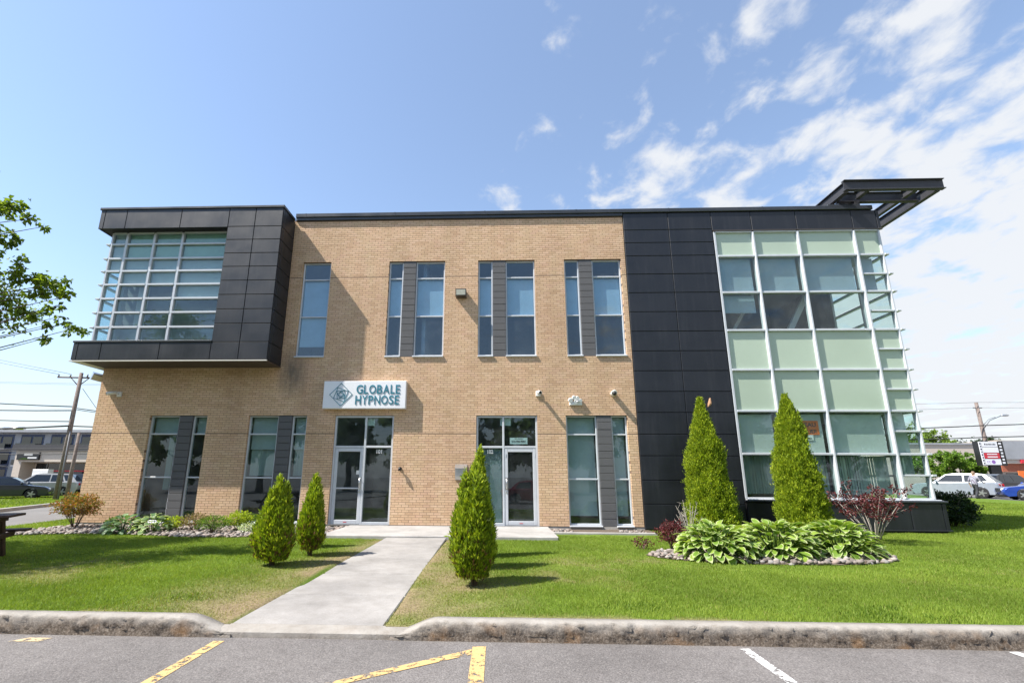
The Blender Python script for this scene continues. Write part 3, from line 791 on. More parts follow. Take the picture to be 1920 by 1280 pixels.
# ---- windows
def frame_bars(mb, x0, x1, z0, z1, vs, hs, y0, y1, w=0.045, hw=None):
    """outer frame, mullions (vs), rails (hs): butted end to end"""
    hw = hw or w
    mb.bbox(x0, x0 + w, y0, y1, z0, z1, 0.006); mb.bbox(x1 - w, x1, y0, y1, z0, z1, 0.006)
    mb.bbox(x0 + w, x1 - w, y0 + 0.002, y1, z0, z0 + w, 0.006); mb.bbox(x0 + w, x1 - w, y0 + 0.002, y1, z1 - w, z1, 0.006)
    for x in vs: mb.bbox(x - w / 2, x + w / 2, y0 + 0.004, y1, z0 + w, z1 - w, 0.006)
    xs = [x0 + w] + [q for x in vs for q in (x - w / 2, x + w / 2)] + [x1 - w]
    for z in hs:
        for a, b in zip(xs[::2], xs[1::2]): mb.bbox(a, b, y0 + 0.006, y1, z - hw / 2, z + hw / 2, 0.006)
def panes(parent, x0, x1, z0, z1, vs, hs, y, mat, w=0.045, th=0.008, skip=()):
    X = [x0] + list(vs) + [x1]; Z = [z0] + list(hs) + [z1]; out = []
    for i in range(len(X) - 1):
        for j in range(len(Z) - 1):
            if (i, j) in skip: continue
            mb = MB(); h = w / 2 - 0.008
            mb.box(X[i] + h, X[i + 1] - h, y, y + th, Z[j] + h, Z[j + 1] - h)
            o = mb.build('pane', mat, parent); out.append(o)
    return out
def roller(parent, x0, x1, z0, z1, y, bottom=True, mat=None):
    mb = MB(); mb.box(x0, x1, y, y + 0.004, z0, z1)
    if bottom: mb.box(x0, x1, y - 0.006, y + 0.012, z0 - 0.025, z0 - 0.0005)
    return mb.build('roller_shade', mat or M_SHADE, parent)
def vblinds(parent, x0, x1, z0, z1, y, ang=0.5, mat=None):
    mb = MB(); x = x0 + 0.04
    while x < x1 - 0.02:
        a = ang + rnd.uniform(-0.25, 0.25); c, s = math.cos(a) * 0.043, math.sin(a) * 0.043
        mb.add([(x - c, y - s, z0), (x + c, y + s, z0), (x + c, y + s, z1), (x - c, y - s, z1)], [(0, 1, 2, 3)])
        x += 0.079
    return mb.build('vertical_blinds', mat or M_BLIND, parent)
def sill(parent, x0, x1, z, d=0.05):
    mb = MB(); mb.bbox(x0 - 0.03, x1 + 0.03, -d, 0.1, z - 0.045, z - 0.001, 0.01); return mb.build('sill', M_ALU, parent)
BLKM = None
def pier(x0, x1, z0):
    global BLKM
    p = MB(); p.box(x0 + 0.006, x1 - 0.006, 0.06, 0.28, z0 + 0.002, z0 + (45 if z0 < 1 else 46) * CH - 0.004); core_ = p.build('pier', M_JOINT, BLD)
    h = (45 if z0 < 1 else 46) * CH / 15
    for i in range(15):
        mb = MB(); mb.bbox(-(x1 - x0) / 2, (x1 - x0) / 2, 0, 0.07, -h / 2 + 0.005, h / 2 - 0.005, 0.006)
        o = mb.build('block', M_GREYBLOCK, core_); o.location = ((x0 + x1) / 2, 0.022 + rnd.uniform(-0.003, 0.003), z0 + (i + 0.5) * h)
def win_part(x0, x1, z0, z1, hs, glass, w=0.045):
    mb = MB(); frame_bars(mb, x0, x1, z0, z1, [], hs, 0.08, 0.17, w)
    f = mb.build('window', M_ALU, BLD); panes(f, x0, x1, z0, z1, [], hs, 0.12, glass)
    return f
for i, (a, b) in enumerate(UW):
    hs = [6.42, 7.735]
    n1, n2 = a + 0.48, a + 0.895
    w1 = win_part(a + 0.002, n1, zs + 0.03, zh - 0.002, hs, M_GLASSUP); sill(w1, a + 0.03, n1 - 0.02, zs + 0.03)
    w2 = win_part(n2, b - 0.002, zs + 0.03, zh - 0.002, hs, M_GLASSUP); sill(w2, n2 + 0.02, b - 0.03, zs + 0.03)
    pier(n1, n2, zs)
    for w_, p, q in ((w1, a, n1), (w2, n2, b)):
        roller(w_, p + 0.05, q - 0.05, 6.46, 7.69, 0.19)
f = win_part(-6.443, -5.502, zs + 0.03, zh - 0.002, [6.42, 7.72], M_GLASSUP); sill(f, -6.42, -5.53, zs + 0.03)
roller(f, -6.39, -5.55, 5.46, 7.69, 0.19)
for i, (a, b) in enumerate(GW):
    hs = [1.324, 2.63]
    n1, n2 = a + 0.935, a + 1.36
    w1 = win_part(a + 0.002, n1, 0.032, zg - 0.002, hs, M_GLASS); sill(w1, a + 0.03, n1 - 0.02, 0.03)
    w2 = win_part(n2, b - 0.002, 0.032, zg - 0.002, hs, M_GLASS); sill(w2, n2 + 0.02, b - 0.03, 0.03)
    pier(n1, n2, 0.0)
    for w_, p, q in ((w1, a, n1), (w2, n2, b)):
        roller(w_, p + 0.05, q - 0.05, 2.66 if i != 1 else 2.2, zg - 0.05, 0.26)
        if i == 2:
            roller(w_, p + 0.06, q - 0.06, 0.3, 2.63, 0.31)
        elif i == 1: vblinds(w_, p + 0.06, q - 0.06, 1.38, 2.6, 0.33)
        else: vblinds(w_, p + 0.5, q - 0.06, 0.95, 2.6, 0.36, 1.1)
# ---- shop-front entrances
def entrance(x0, x1, xm, door_left):
    z1, zt = zg - 0.002, 2.252; y0, y1 = 0.05, 0.16; w = 0.06
    mb = MB()
    mb.bbox(x0 + 0.002, x0 + w, y0, y1, 0, z1, 0.006); mb.bbox(x1 - w, x1 - 0.002, y0, y1, 0, z1, 0.006)
    mb.bbox(x0 + w, x1 - w, y0 + 0.002, y1, z1 - w, z1, 0.006)
    mb.bbox(xm - w / 2, xm + w / 2, y0 + 0.001, y1, 0, z1 - w, 0.006)
    mb.bbox(x0 + w, xm - w / 2, y0 + 0.003, y1, zt - 0.03, zt + 0.03, 0.006); mb.bbox(xm + w / 2, x1 - w, y0 + 0.003, y1, zt - 0.03, zt + 0.03, 0.006)
    sl = (xm + w / 2, x1 - w) if door_left else (x0 + w, xm - w / 2)
    mb.bbox(sl[0], sl[1], y0 + 0.003, y1, 0.0, 0.07, 0.006)
    f = mb.build('entrance_frame', M_ALU, BLD)
    for a, b in ((x0 + w, xm - w / 2), (xm + w / 2, x1 - w)):
        g_ = MB(); g_.box(a - 0.01, b + 0.01, 0.1, 0.108, zt + 0.02, z1 - w + 0.01); g_.build('pane', M_GLASS, f)
    g_ = MB(); g_.box(sl[0] - 0.01, sl[1] + 0.01, 0.1, 0.108, 0.06, zt - 0.02); g_.build('pane', M_GLASS, f)
    d0, d1 = (x0 + w, xm - w / 2) if door_left else (xm + w / 2, x1 - w)
    d0 += 0.006; d1 -= 0.006; dz = zt - 0.036
    mb = MB(); s = 0.095
    mb.bbox(d0, d0 + s, 0.06, 0.115, 0.012, dz, 0.008); mb.bbox(d1 - s, d1, 0.06, 0.115, 0.012, dz, 0.008)
    mb.bbox(d0 + s, d1 - s, 0.062, 0.115, dz - 0.11, dz, 0.008); mb.bbox(d0 + s, d1 - s, 0.062, 0.115, 0.012, 0.13, 0.008)
    if door_left: mb.bbox(d0 + s, d1 - s, 0.066, 0.11, 1.01, 1.05, 0.006)
    dr = mb.build('door', M_ALU, BLD)
    g_ = MB(); g_.box(d0 + s - 0.01, d1 - s + 0.01, 0.085, 0.093, 0.12, dz - 0.1); g_.build('pane', M_GLASS, dr)
    hx = d1 - 0.05 if door_left else d0 + 0.05
    mb = MB(); mb.tube([(hx, 0.0, 1.03), (hx, 0.0, 1.33)], 0.016, 8); mb.tube([(hx, 0.06, 1.06), (hx, 0.0, 1.06)], 0.012, 6); mb.tube([(hx, 0.06, 1.3), (hx, 0.0, 1.3)], 0.012, 6)
    mb.bbox(hx - 0.035, hx + 0.035, 0.045, 0.0595, 1.0, 1.36, 0.004); mb.build('handle', M_STAINLESS, dr)
    mb = MB(); mb.tube([(hx, 0.0595, 0.93), (hx, 0.035, 0.93)], 0.022, 10); mb.build('lock', M_STAINLESS, dr)
    mb = MB(); cx = (d0 + d1) / 2; mb.box(cx - 0.05, cx + 0.05, 0.0585, 0.0612, 0.06, 0.078); mb.build('red_label', M_RED, dr)
    mb = MB(); mb.box(x0 + 0.01, x1 - 0.01, -0.06, 0.17, -0.01, 0.0105); mb.build('threshold', M_STAINLESS, BLD)
    mb = MB()
    for xx in (d0 + 0.03, d1 - 0.03): mb.box(xx - 0.012, xx + 0.012, 0.05, 0.0595, dz - 0.25, dz - 0.16)
    mb.build('hinge', M_ALU, dr)
    return f, dr, sl
e1, d1_, sl1 = entrance(-4.985, -3.152, -4.02, True)
e2, d2_, sl2 = entrance(-0.632, 1.225, 0.19, False)
text_obj('unit_number', '101', 0.115, 0.004, M_WHITEP, (-3.665, 0.096, 2.055), e1, 0.17, 0.004)
text_obj('unit_number', '102', 0.115, 0.004, M_WHITEP, (-0.29, 0.096, 2.06), e2, 0.17, 0.004)
mb = MB(); mb.box(0.387, 0.917, 0.11, 0.113, 2.345, 2.537); nt_ = mb.build('phone_notice', M_PAPER, e2)
text_obj('notice_text', '514-704-9094', 0.06, 0.002, M_INK, (0.44, 0.1075, 2.39), nt_, 0.42, 0.002)
text_obj('notice_heading', 'INFO / LOCATION', 0.024, 0.002, M_INK, (0.53, 0.1075, 2.495), nt_, 0.24, 0.0)
mb = MB(); mb.box(0.1, 0.42, 0.16, 0.163, 2.9, 3.13); mb.build('paper_sheet', M_PAPER, e2)
mb = MB(); mb.box(-4.1, -3.78, 0.18, 0.183, 2.9, 3.11); mb.build('paper_sheet', M_PAPER, e1)
mb = MB(); mb.box(-4.24, -4.14, 0.079, 0.082, 1.43, 1.55); mb.build('door_sticker', M_WHITEP, d1_)
roller(e2, -0.56, 0.13, 0.09, 2.2, 0.15, False, plain('grey_film', (0.16, 0.2, 0.2), 0.8))
# ---- control joints: caulk slips
for r in (37, 109):
    for a, b in spans(r * CH - 0.001, r * CH + 0.03):
        if r == 109 and b < -7: continue
        mb = MB(); mb.box(max(a, -6.8) if r == 109 else a, b, 0.0012, 0.0027, r * CH - 0.004, r * CH + 0.024); mb.build('control_joint', M_CAULK, BLD)
# ---- parapet flashing
mb = MB()
mb.bbox(-6.83, 4.2, -0.06, 0.3, 9.845, 9.945, 0.008); mb.bbox(-6.83, 12.3, -0.1, 0.34, 9.947, 10.085, 0.012)
x = -6.5
while x < 12: mb.box(x, x + 0.04, -0.104, -0.0995, 9.95, 10.083); x += 3.05
mb.build('parapet_flashing', M_FLASH, BLD)

# ---- projecting bay (box) at the left
BX0, BX1, BY, BZ0, BZ1 = -12.9, -6.85, -0.95, 4.72, 9.80
mb = MB()
mb.box(BX0 + 0.04, BX1 - 0.03, BY + 0.03, -0.001, BZ0 + 0.02, 5.27)
mb.box(BX0 + 0.04, BX1 - 0.03, BY + 0.03, -0.001, 9.15, BZ1 - 0.01)
mb.box(-8.62, BX1 - 0.03, BY + 0.03, -0.001, 5.271, 9.149)
mb.box(BX0 + 0.04, LX - 0.002, 0.0, 5.0, BZ0 + 0.02, 5.27); mb.box(BX0 + 0.04, LX - 0.002, 0.0, 5.0, 9.15, BZ1 - 0.01)
BAY = mb.build('projecting_bay', M_JOINT, BLD)
mb = MB(); mb.box(-12.55, -8.621, -0.12, -0.09, 5.371, 9.14); mb.box(-12.55, -8.621, -0.55, -0.121, 9.1405, 9.149); mb.build('inner_wall', M_INTERIOR, BAY)
BP = {}
def panel(parent, w, h, loc, face='front', mat=None, d=0.03):
    """metal cassette; faces -Y (front), +X (right) or -X (left)"""
    g_ = 0.008
    key = (round(w, 3), round(h, 3), face, (mat or M_PANEL).name)
    if key not in BP:
        mb = MB(); mb.bbox(-w / 2 + g_, w / 2 - g_, 0, d, -h / 2 + g_, h / 2 - g_, 0.007)
        if face == 'right': mb.v = [(-y, x, z) for x, y, z in mb.v]
        if face == 'left': mb.v = [(y, -x, z) for x, y, z in mb.v]
        BP[key] = mb.mesh('panel', mat or M_PANEL)
    o = link_obj('panel', BP[key], parent); o.location = loc
    o.rotation_euler = (rnd.uniform(-1, 1) * 0.002, 0, rnd.uniform(-1, 1) * 0.002)
    return o
rows = [9.79, 9.139, 8.68, 8.214, 7.754, 7.287, 6.817, 6.345, 5.879, 5.296, 4.755]
for z1_, z0_ in zip(rows[:-1], rows[1:]):
    for a, b in ((-8.61, -7.74), (-7.74, BX1)): panel(BAY, b - a, z1_ - z0_, ((a + b) / 2, BY, (z0_ + z1_) / 2))
    for a, b in ((BY + 0.04, BY + 0.16), (BY + 0.16, -0.01)): panel(BAY, b - a, z1_ - z0_, (BX1, (a + b) / 2, (z0_ + z1_) / 2), 'right')
for a, b in ((BX0, -12.74), (-12.74, -12.01), (-12.01, -10.19), (-10.19, -8.61)):
    panel(BAY, b - a, 9.79 - 9.12, ((a + b) / 2, BY, (9.79 + 9.12) / 2)); panel(BAY, b - a, 5.296 - 4.755, ((a + b) / 2, BY, (5.296 + 4.755) / 2))
for z1_, z0_ in ((9.79, 9.12), (5.296, 4.755)):
    for a, b in ((BY + 0.04, 1.0), (1.0, 3.0), (3.0, 4.9)): panel(BAY, b - a, z1_ - z0_, (BX0 + 0.002, (a + b) / 2, (z0_ + z1_) / 2), 'left')
mb = MB(); mb.bbox(BX0 - 0.03, BX1 + 0.03, BY - 0.03, -0.105, 9.795, 9.875, 0.01); mb.box(BX0 - 0.03, LX + 0.2, -0.104, 5.0, 9.795, 9.87); mb.build('bay_cap', M_FLASH, BAY)
mb = MB(); mb.bbox(BX0 - 0.015, -8.6, BY - 0.02, BY + 0.31, 5.3, 5.36, 0.01); mb.box(BX0 - 0.015, BX0 + 0.3, BY + 0.311, 5, 5.3, 5.358); mb.build('bay_ledge', M_FLASH, BAY)
mb = MB(); mb.box(LX + 0.02, BX1 + 0.008, BY + 0.03, -0.003, 4.712, 4.735); mb.build('soffit', M_SOFFIT_SHADED, BAY)
mb = MB(); mb.box(BX0 - 0.018, LX + 0.0185, BY + 0.03, -0.003, 4.712, 4.735); mb.box(BX0 - 0.018, LX - 0.003, -0.002, 5.0, 4.712, 4.735); mb.build('soffit', M_SOFFIT, BAY)
mb = MB(); mb.box(BX0 - 0.02, BX1 + 0.01, BY - 0.022, BY + 0.029, 4.706, 4.737); mb.build('soffit_trim', M_SOFFIT, BAY)
# bay glazing
bx = [-12.64, -12.13, -11.21, -10.27, -8.63]; bz = [5.37, 5.889, 6.371, 6.841, 7.319, 7.784, 8.225, 8.729, 9.14]; by = -0.63
mb = MB()
for k, x in enumerate(bx): mb.bbox(x - (0.02 if k == 0 else 0.04), x + 0.04, by, by + 0.14, bz[0], bz[-1], 0.006)
for j, z in enumerate(bz):
    for a, b in zip(bx[:-1], bx[1:]): mb.bbox(a + 0.0401, b - 0.0401, by - 0.01, by + 0.12, z - 0.03, z + 0.03, 0.006)
    if 0 < j < 8: mb.bbox(bx[0] - 0.16, bx[0] - 0.021, by - 0.012, by + 0.3, z - 0.022, z + 0.022, 0.006); mb.box(bx[0] - 0.16, bx[0] - 0.021, by + 0.301, 4.0, z - 0.022, z + 0.022)
for y in (0.9, 2.4, 4.0): mb.box(bx[0] - 0.019, bx[0] + 0.06, y - 0.03, y + 0.03, bz[0], bz[-1])
BCW = mb.build('curtain_wall', M_ALU, BLD)
panes(BCW, bx[0], bx[-1], bz[0], bz[-1], bx[1:-1], bz[1:-1], by + 0.06, M_GLASS, 0.06)
for j in range(8):
    mb = MB(); mb.box(bx[0] + 0.01, bx[0] + 0.018, by + 0.15, 0.86, bz[j] + 0.02, bz[j + 1] - 0.02); mb.build('pane', M_GLASS, BCW)
for k in range(1, 4): roller(BCW, bx[k] + 0.06, bx[k + 1] - 0.06, 8.23 if k < 3 else 8.22, 9.1, by + 0.1, mat=plain('pale_green_shade%d' % k, (0.42, 0.55, 0.42), 0.9, var=0.04))
for k in range(1, 4): roller(BCW, bx[k] + 0.06, bx[k + 1] - 0.06, (7.33, 7.33, 6.9)[k - 1], 8.2, by + 0.13)
roller(BCW, bx[0] + 0.07, bx[1] - 0.06, 7.8, 9.1, by + 0.1)
mb = MB(); mb.box(-12.5, -9.0, -0.2, -0.185, 5.36, 6.0); mb.box(-12.3, -12.1, -0.4, -0.24, 5.37, 9.1); mb.box(-11.6, -11.35, -0.4, -0.25, 5.37, 9.1); mb.build('interior_column', M_CEIL, BCW)

# ---- charcoal wing: panels, fascia, base
WX0, WX1, WY = 4.21, 7.08, -0.05
mb = MB(); mb.box(WX0 + 0.002, WX1 + 0.02, WY + 0.03, 0.3, -0.2, 9.93); mb.box(WX1 + 0.021, 12.44, WY + 0.03, 0.3, 9.28, 9.93)
mb.box(12.05, 12.42, 0.301, 14, 9.28, 9.93); mb.box(12.12, 12.375, 2.6, 14, 0, 9.27)
WING = mb.build('panel_wing', M_JOINT, BLD)
wr = [9.93, 9.32, 8.86, 8.392, 7.753, 7.114, 6.472, 5.828, 5.192, 4.56, 3.918, 3.28, 2.63, 2.0, 1.306, 0.636, -0.06]
wm_ = 5.675
for z1_, z0_ in zip(wr[:-1], wr[1:]):
    for a, b in ((WX0, wm_), (wm_, WX1)): panel(WING, b - a, z1_ - z0_, ((a + b) / 2, WY, (z0_ + z1_) / 2))
for a, b in ((7.08, 8.37), (8.37, 9.815), (9.815, 11.6), (11.6, 12.38), (12.38, 12.49)): panel(WING, b - a, 9.93 - 9.27, ((a + b) / 2, WY - 0.001, (9.93 + 9.27) / 2))
for a, b in ((0.0, 1.8), (1.8, 3.9)): panel(WING, b - a, 0.66, (12.49, (a + b) / 2, 9.6), 'right')
mb = MB(); mb.box(7.1, 12.5, WY - 0.03, 0.0, 9.235, 9.268); mb.build('fascia_trim', M_BRONZE, WING)
mb = MB(); mb.bbox(10.9, 11.95, -0.07, 0.36, 10.086, 10.15, 0.01); mb.build('parapet_step', M_FLASH, WING)
# low base under the glazing
mb = MB(); mb.box(7.1, 12.5, -0.11, 0.35, -0.25, 0.71); mb.box(12.1, 12.5, 0.351, 4.0, -0.25, 0.71); BASE = mb.build('base', M_JOINT, BLD)
for a, b in ((7.09, 8.5), (8.5, 10.05), (10.05, 11.56), (11.56, 12.44), (12.44, 12.56)): panel(BASE, b - a, 0.72, ((a + b) / 2, -0.14, 0.345))
mb = MB(); mb.box(7.085, 12.58, -0.17, 0.05, -0.03, -0.005); mb.build('base_flashing', M_FLASH, BASE)
mb = MB(); mb.bbox(7.085, 12.6, -0.19, 0.02, 0.722, 0.77, 0.01); mb.build('base_cap', M_FLASH, BASE)
# glazed corner
cx = [7.145, 8.37, 9.8, 11.58, 12.39]; cz = [0.81, 2.07, 3.33, 4.59, 5.85, 7.105, 8.36, 9.225]; cmid = [1.47, 2.73, 3.98, 5.225, 6.46, 7.70]
mb = MB()
for k, x in enumerate(cx):
    mb.bbox(x - 0.035, x + 0.035 if k < 4 else x + 0.02, -0.045, 0.1, cz[0], cz[-1], 0.008)
    if 0 < k < 4: mb.bbox(x - 0.028, x + 0.028, -0.075, -0.0455, cz[0] + 0.03, cz[-1] - 0.03, 0.008)     # deep caps
for z in cz:
    for a, b in zip(cx[:-1], cx[1:]): mb.bbox(a + 0.0351, b - 0.0351, -0.052, 0.09, z - 0.035, z + 0.03, 0.008)
for z in cmid: mb.bbox(cx[3] + 0.0351, cx[4] - 0.0351, -0.052, 0.09, z - 0.028, z + 0.025, 0.008)
for z in cz[1:-1] + cmid:
    mb.bbox(cx[4] + 0.021, cx[4] + 0.15, -0.08, 0.12, z - 0.03, z + 0.026, 0.008); mb.box(cx[4] + 0.03, cx[4] + 0.15, 0.121, 3.9, z - 0.03, z + 0.026)
mb.bbox(7.13, 12.56, -0.1, 0.1, 0.772, 0.775 - 0.001 + 0.002, 0.002)
mb.bbox(7.12, 12.5, -0.12, 0.09, 0.7705, 0.8, 0.008)
for y in (1.2, 2.55): mb.box(cx[4] - 0.04, cx[4] + 0.029, y - 0.03, y + 0.03, cz[0], cz[-1])
CW = mb.build('curtain_wall', M_ALU, BLD)
SPZ = (2, 3, 6)      # rows of opaque spandrel glass
for k in range(3):
    for j in range(7):
        mb = MB(); h = 0.022
        mb.box(cx[k] + h, cx[k + 1] - h, 0.02, 0.028, cz[j] + h, cz[j + 1] - h); mb.build('spandrel_pane' if j in SPZ else 'pane', M_SPANG if j in SPZ else M_GLASSCW, CW)
zz = sorted(cz + cmid)
for j in range(len(zz) - 1):
    mb = MB(); h = 0.022; sp = 3.3 < zz[j] < 5.8 or zz[j] > 8.3
    mb.box(cx[3] + h, cx[4] - h, 0.02, 0.028, zz[j] + h, zz[j + 1] - h); mb.build('spandrel_pane' if sp else 'pane', M_SPANG if sp else M_GLASSCW, CW)
for y0_, y1_ in ((0.1, 1.17), (1.23, 2.52)):
    for a, b in zip(cz[:-1], cz[1:]):
        mb = MB(); mb.box(cx[4] - 0.012, cx[4] - 0.004, y0_, y1_, a + 0.03, b - 0.03); mb.build('pane', M_GLASSCW, CW)
mb = MB(); mb.box(cx[4] - 0.06, cx[4] - 0.055, 0.13, 2.58, 3.37, 5.81); mb.build('spandrel_panel', M_SPAN, CW)
for k in range(3):
    a, b = cx[k] + 0.05, cx[k + 1] - 0.05
    roller(CW, a, b - 0.07, cz[5] + 0.05, cz[6] - 0.05, 0.12, mat=M_SHADEG)
    roller(CW, a, b - 0.07, cz[1] + 0.06, cz[2] - 0.09, 0.12, mat=M_BLIND)
    vblinds(CW, a, b, cz[0] + 0.12, cz[1] - 0.04, 0.3, 0.12, M_BLINDD)
roller(CW, cx[0] + 0.05, cx[1] - 0.12, 6.5, cz[5] - 0.05, 0.16, mat=M_SHADEG)
roller(CW, cx[3] + 0.05, cx[4] - 0.25, 7.13, 8.3, 0.16, mat=M_SHADEG); roller(CW, cx[3] + 0.05, cx[4] - 0.25, 2.1, 3.28, 0.16, mat=M_BLIND); vblinds(CW, cx[3] + 0.05, cx[4] - 0.1, 1.5, 2.04, 0.3, 0.12, M_BLINDD)
mb = MB()      # diagonal brace seen through the upper glass
mb.tube([(8.7, 0.7, 4.6), (10.9, 0.7, 8.4)], 0.11, 4, smooth=False); mb.tube([(9.2, 0.7, 8.4), (7.2, 0.7, 5.2)], 0.07, 4, smooth=False)
mb.build('steel_brace', M_CEIL, CW)
mb = MB(); mb.box(11.0, 12.0, 1.2, 2.6, 4.56, 6.1); mb.box(10.4, 10.9, 1.4, 2.4, 4.56, 5.95); mb.build('cabinet', M_CEIL, CW)
# "office to let" notice hung inside the glass
tl = MB(); tl.box(8.80, 9.575, 0.1, 0.104, 2.635, 3.05)
TL = tl.build('to_let_notice', M_ORANGE, CW)
text_obj('notice_text', 'BUREAU', 0.13, 0.002, M_INK, (8.84, 0.0985, 2.87), TL, 0.66, 0.003)
text_obj('notice_text', 'À LOUER', 0.15, 0.002, M_INK, (8.84, 0.0985, 2.67), TL, 0.68, 0.003)
mb = MB(); mb.box(8.9, 9.38, 0.1, 0.103, 2.475, 2.63); t2 = mb.build('phone_notice', M_PAPER, CW)
text_obj('notice_text', '514-704-9094', 0.05, 0.002, M_INK, (8.95, 0.0985, 2.5), t2, 0.38, 0.002)

# ---- steel canopy frame on the roof corner
def ibeam(p0, p1, h=0.35, w=0.15, tf=0.022, tw=0.016):
    p0, p1 = Vector(p0), Vector(p1); t = (p1 - p0); L = t.length; t.normalize(); s = t.cross(Vector((0, 0, 1)))
    mb = MB()
    def bar(a0, a1, b0, b1):
        v = [tuple(p + s * a + Vector((0, 0, b))) for p in (p0, p1) for a, b in ((a0, b0), (a1, b0), (a1, b1), (a0, b1))]
        mb.add(v, [(0, 1, 2, 3), (7, 6, 5, 4), (0, 4, 5, 1), (1, 5, 6, 2), (2, 6, 7, 3), (3, 7, 4, 0)])
    bar(-w / 2, w / 2, 0, tf); bar(-w / 2, w / 2, h - tf, h); bar(-tw / 2, tw / 2, tf, h - tf)
    return mb
Z0 = 10.3
b0 = ibeam((11.1, -0.6, Z0), (14.19, -0.6, Z0)).build('roof_canopy', M_STEEL, BLD)
for p, q in (((11.24, -0.49, Z0), (11.24, 2.6, Z0)), ((14.08, -0.49, Z0), (14.08, 2.6, Z0)), ((11.36, 0.12, Z0 + 0.01), (13.97, 0.12, Z0 + 0.01)), ((11.1, 2.71, Z0), (14.19, 2.71, Z0))):
    ibeam(p, q).build('beam', M_STEEL, b0)
for x in (11.95, 13.45):
    for a, c in ((-0.49, 0.01), (0.23, 2.6)): ibeam((x, a, Z0 + 0.06), (x, c, Z0 + 0.06), 0.27, 0.14).build('beam', M_STEEL, b0)
for x, y in ((11.95, 0.12), (11.95, 2.2), (11.24, 2.2)):
    mb = MB(); mb.box(x - 0.08, x + 0.08, y - 0.08, y + 0.08, 9.84, Z0); mb.box(x - 0.14, x + 0.14, y - 0.14, y + 0.14, 10.09 if y < 1 else 9.83, 10.11 if y < 1 else 9.85); mb.build('post', M_STEEL, b0)

# ------------------------------------------------------------------ things fixed to the facade
# shop sign: white box with raised teal lettering and emblem
sg = empty('wall_sign', (-5.34, -0.19, 3.385)); tag(sg, 'white box sign with teal lettering and nested squares over the left entrance', 'sign')
mb = MB(); mb.bbox(0, 2.555, 0, 0.188, 0, 0.85, 0.012); mb.build('sign_box', M_SIGNW, sg)
def word(txt, x, z, w, h):
    n = len(txt); adv = {'G': 1.05, 'L': 0.72, 'O': 1.1, 'B': 0.88, 'A': 1.0, 'E': 0.76, 'H': 0.98, 'Y': 0.92, 'P': 0.86, 'N': 1.0, 'S': 0.84}
    tot = sum(adv[c] for c in txt); u = w / tot
    for c in txt:
        ww = adv[c] * u
        text_obj('letter', c, h, 0.012, M_TEAL, (x + 0.006, -0.007, z), sg, ww - 0.034, 0.0035); x += ww
word('GLOBALE', 1.02, 0.455, 1.38, 0.275); word('HYPNOSE', 1.0, 0.125, 1.38, 0.275)
def square_ring(parent, cx, cz, r, ang, t):
    mb = MB(); pts = [(cx + r * math.cos(ang + k * math.pi / 2), cz + r * math.sin(ang + k * math.pi / 2)) for k in range(4)]
    for k in range(4):
        (a, b), (c, d) = pts[k], pts[(k + 1) % 4]; L = math.hypot(c - a, d - b); nx, nz = -(d - b) / L * t, (c - a) / L * t; ex, ez = (c - a) / L * t * 0.0, 0
        q = [(a, b), (c, d), (c + nx, d + nz), (a + nx, b + nz)]
        v = [(x, -0.012, z) for x, z in q] + [(x, 0.004, z) for x, z in q]
        mb.add(v, [(0, 1, 2, 3), (7, 6, 5, 4), (0, 4, 5, 1), (1, 5, 6, 2), (2, 6, 7, 3), (3, 7, 4, 0)])
    return mb.build('emblem', M_TEAL, parent)
r, a = 0.36, math.pi / 2 + 0.02
for i in range(5):
    square_ring(sg, 0.55, 0.43, r, a, 0.014)
    a += 0.42; r *= 0.7
# wall pack lamp
o = empty('wall_lamp', (-1.14, -0.0015, 7.1)); tag(o, 'bronze wall pack lamp between the upper windows', 'lamp')
mb = MB(); v = [(-0.17, 0, -0.1), (0.17, 0, -0.1), (0.17, 0, 0.12), (-0.17, 0, 0.12), (-0.17, -0.24, -0.1), (0.17, -0.24, -0.1), (0.17, -0.28, 0.12), (-0.17, -0.28, 0.12)]
mb.add(v, [(0, 1, 2, 3), (7, 6, 5, 4), (0, 4, 5, 1), (1, 5, 6, 2), (2, 6, 7, 3), (3, 7, 4, 0)]); mb.build('housing', M_BRONZE, o)
mb = MB(); mb.add([(-0.145, -0.25, -0.08), (0.145, -0.25, -0.08), (0.145, -0.283, 0.09), (-0.145, -0.283, 0.09)], [(0, 1, 2, 3)]); mb.v = [(x, y - 0.004, z) for x, y, z in mb.v]; mb.build('lens', M_LENS, o)
# floodlight on the left corner
o = empty('flood_light', (-12.62, 0.3, 4.45)); tag(o, 'grey twin flood light on the left corner under the bay', 'lamp')
mb = MB(); mb.tube([(-0.001, 0, -0.1), (-0.14, -0.05, -0.1)], 0.03, 8); mb.box(-0.03, -0.0005, -0.08, 0.08, -0.2, 0.0); mb.build('bracket', M_STAINLESS, o)
for dy, tl_ in ((-0.13, 0.5), (0.12, 0.2)):
    mb = MB(); mb.bbox(-0.16, 0.16, -0.1, 0.08, -0.11, 0.11, 0.02); q = mb.build('lamp_head', M_STAINLESS, o); q.location = (-0.26, dy - 0.05, 0.0); q.rotation_euler = (0.5, 0.15, 0.5 + tl_)
    mb = MB(); mb.box(-0.13, 0.13, -0.106, -0.1005, -0.085, 0.085); z_ = mb.build('lens', M_LENS, q)
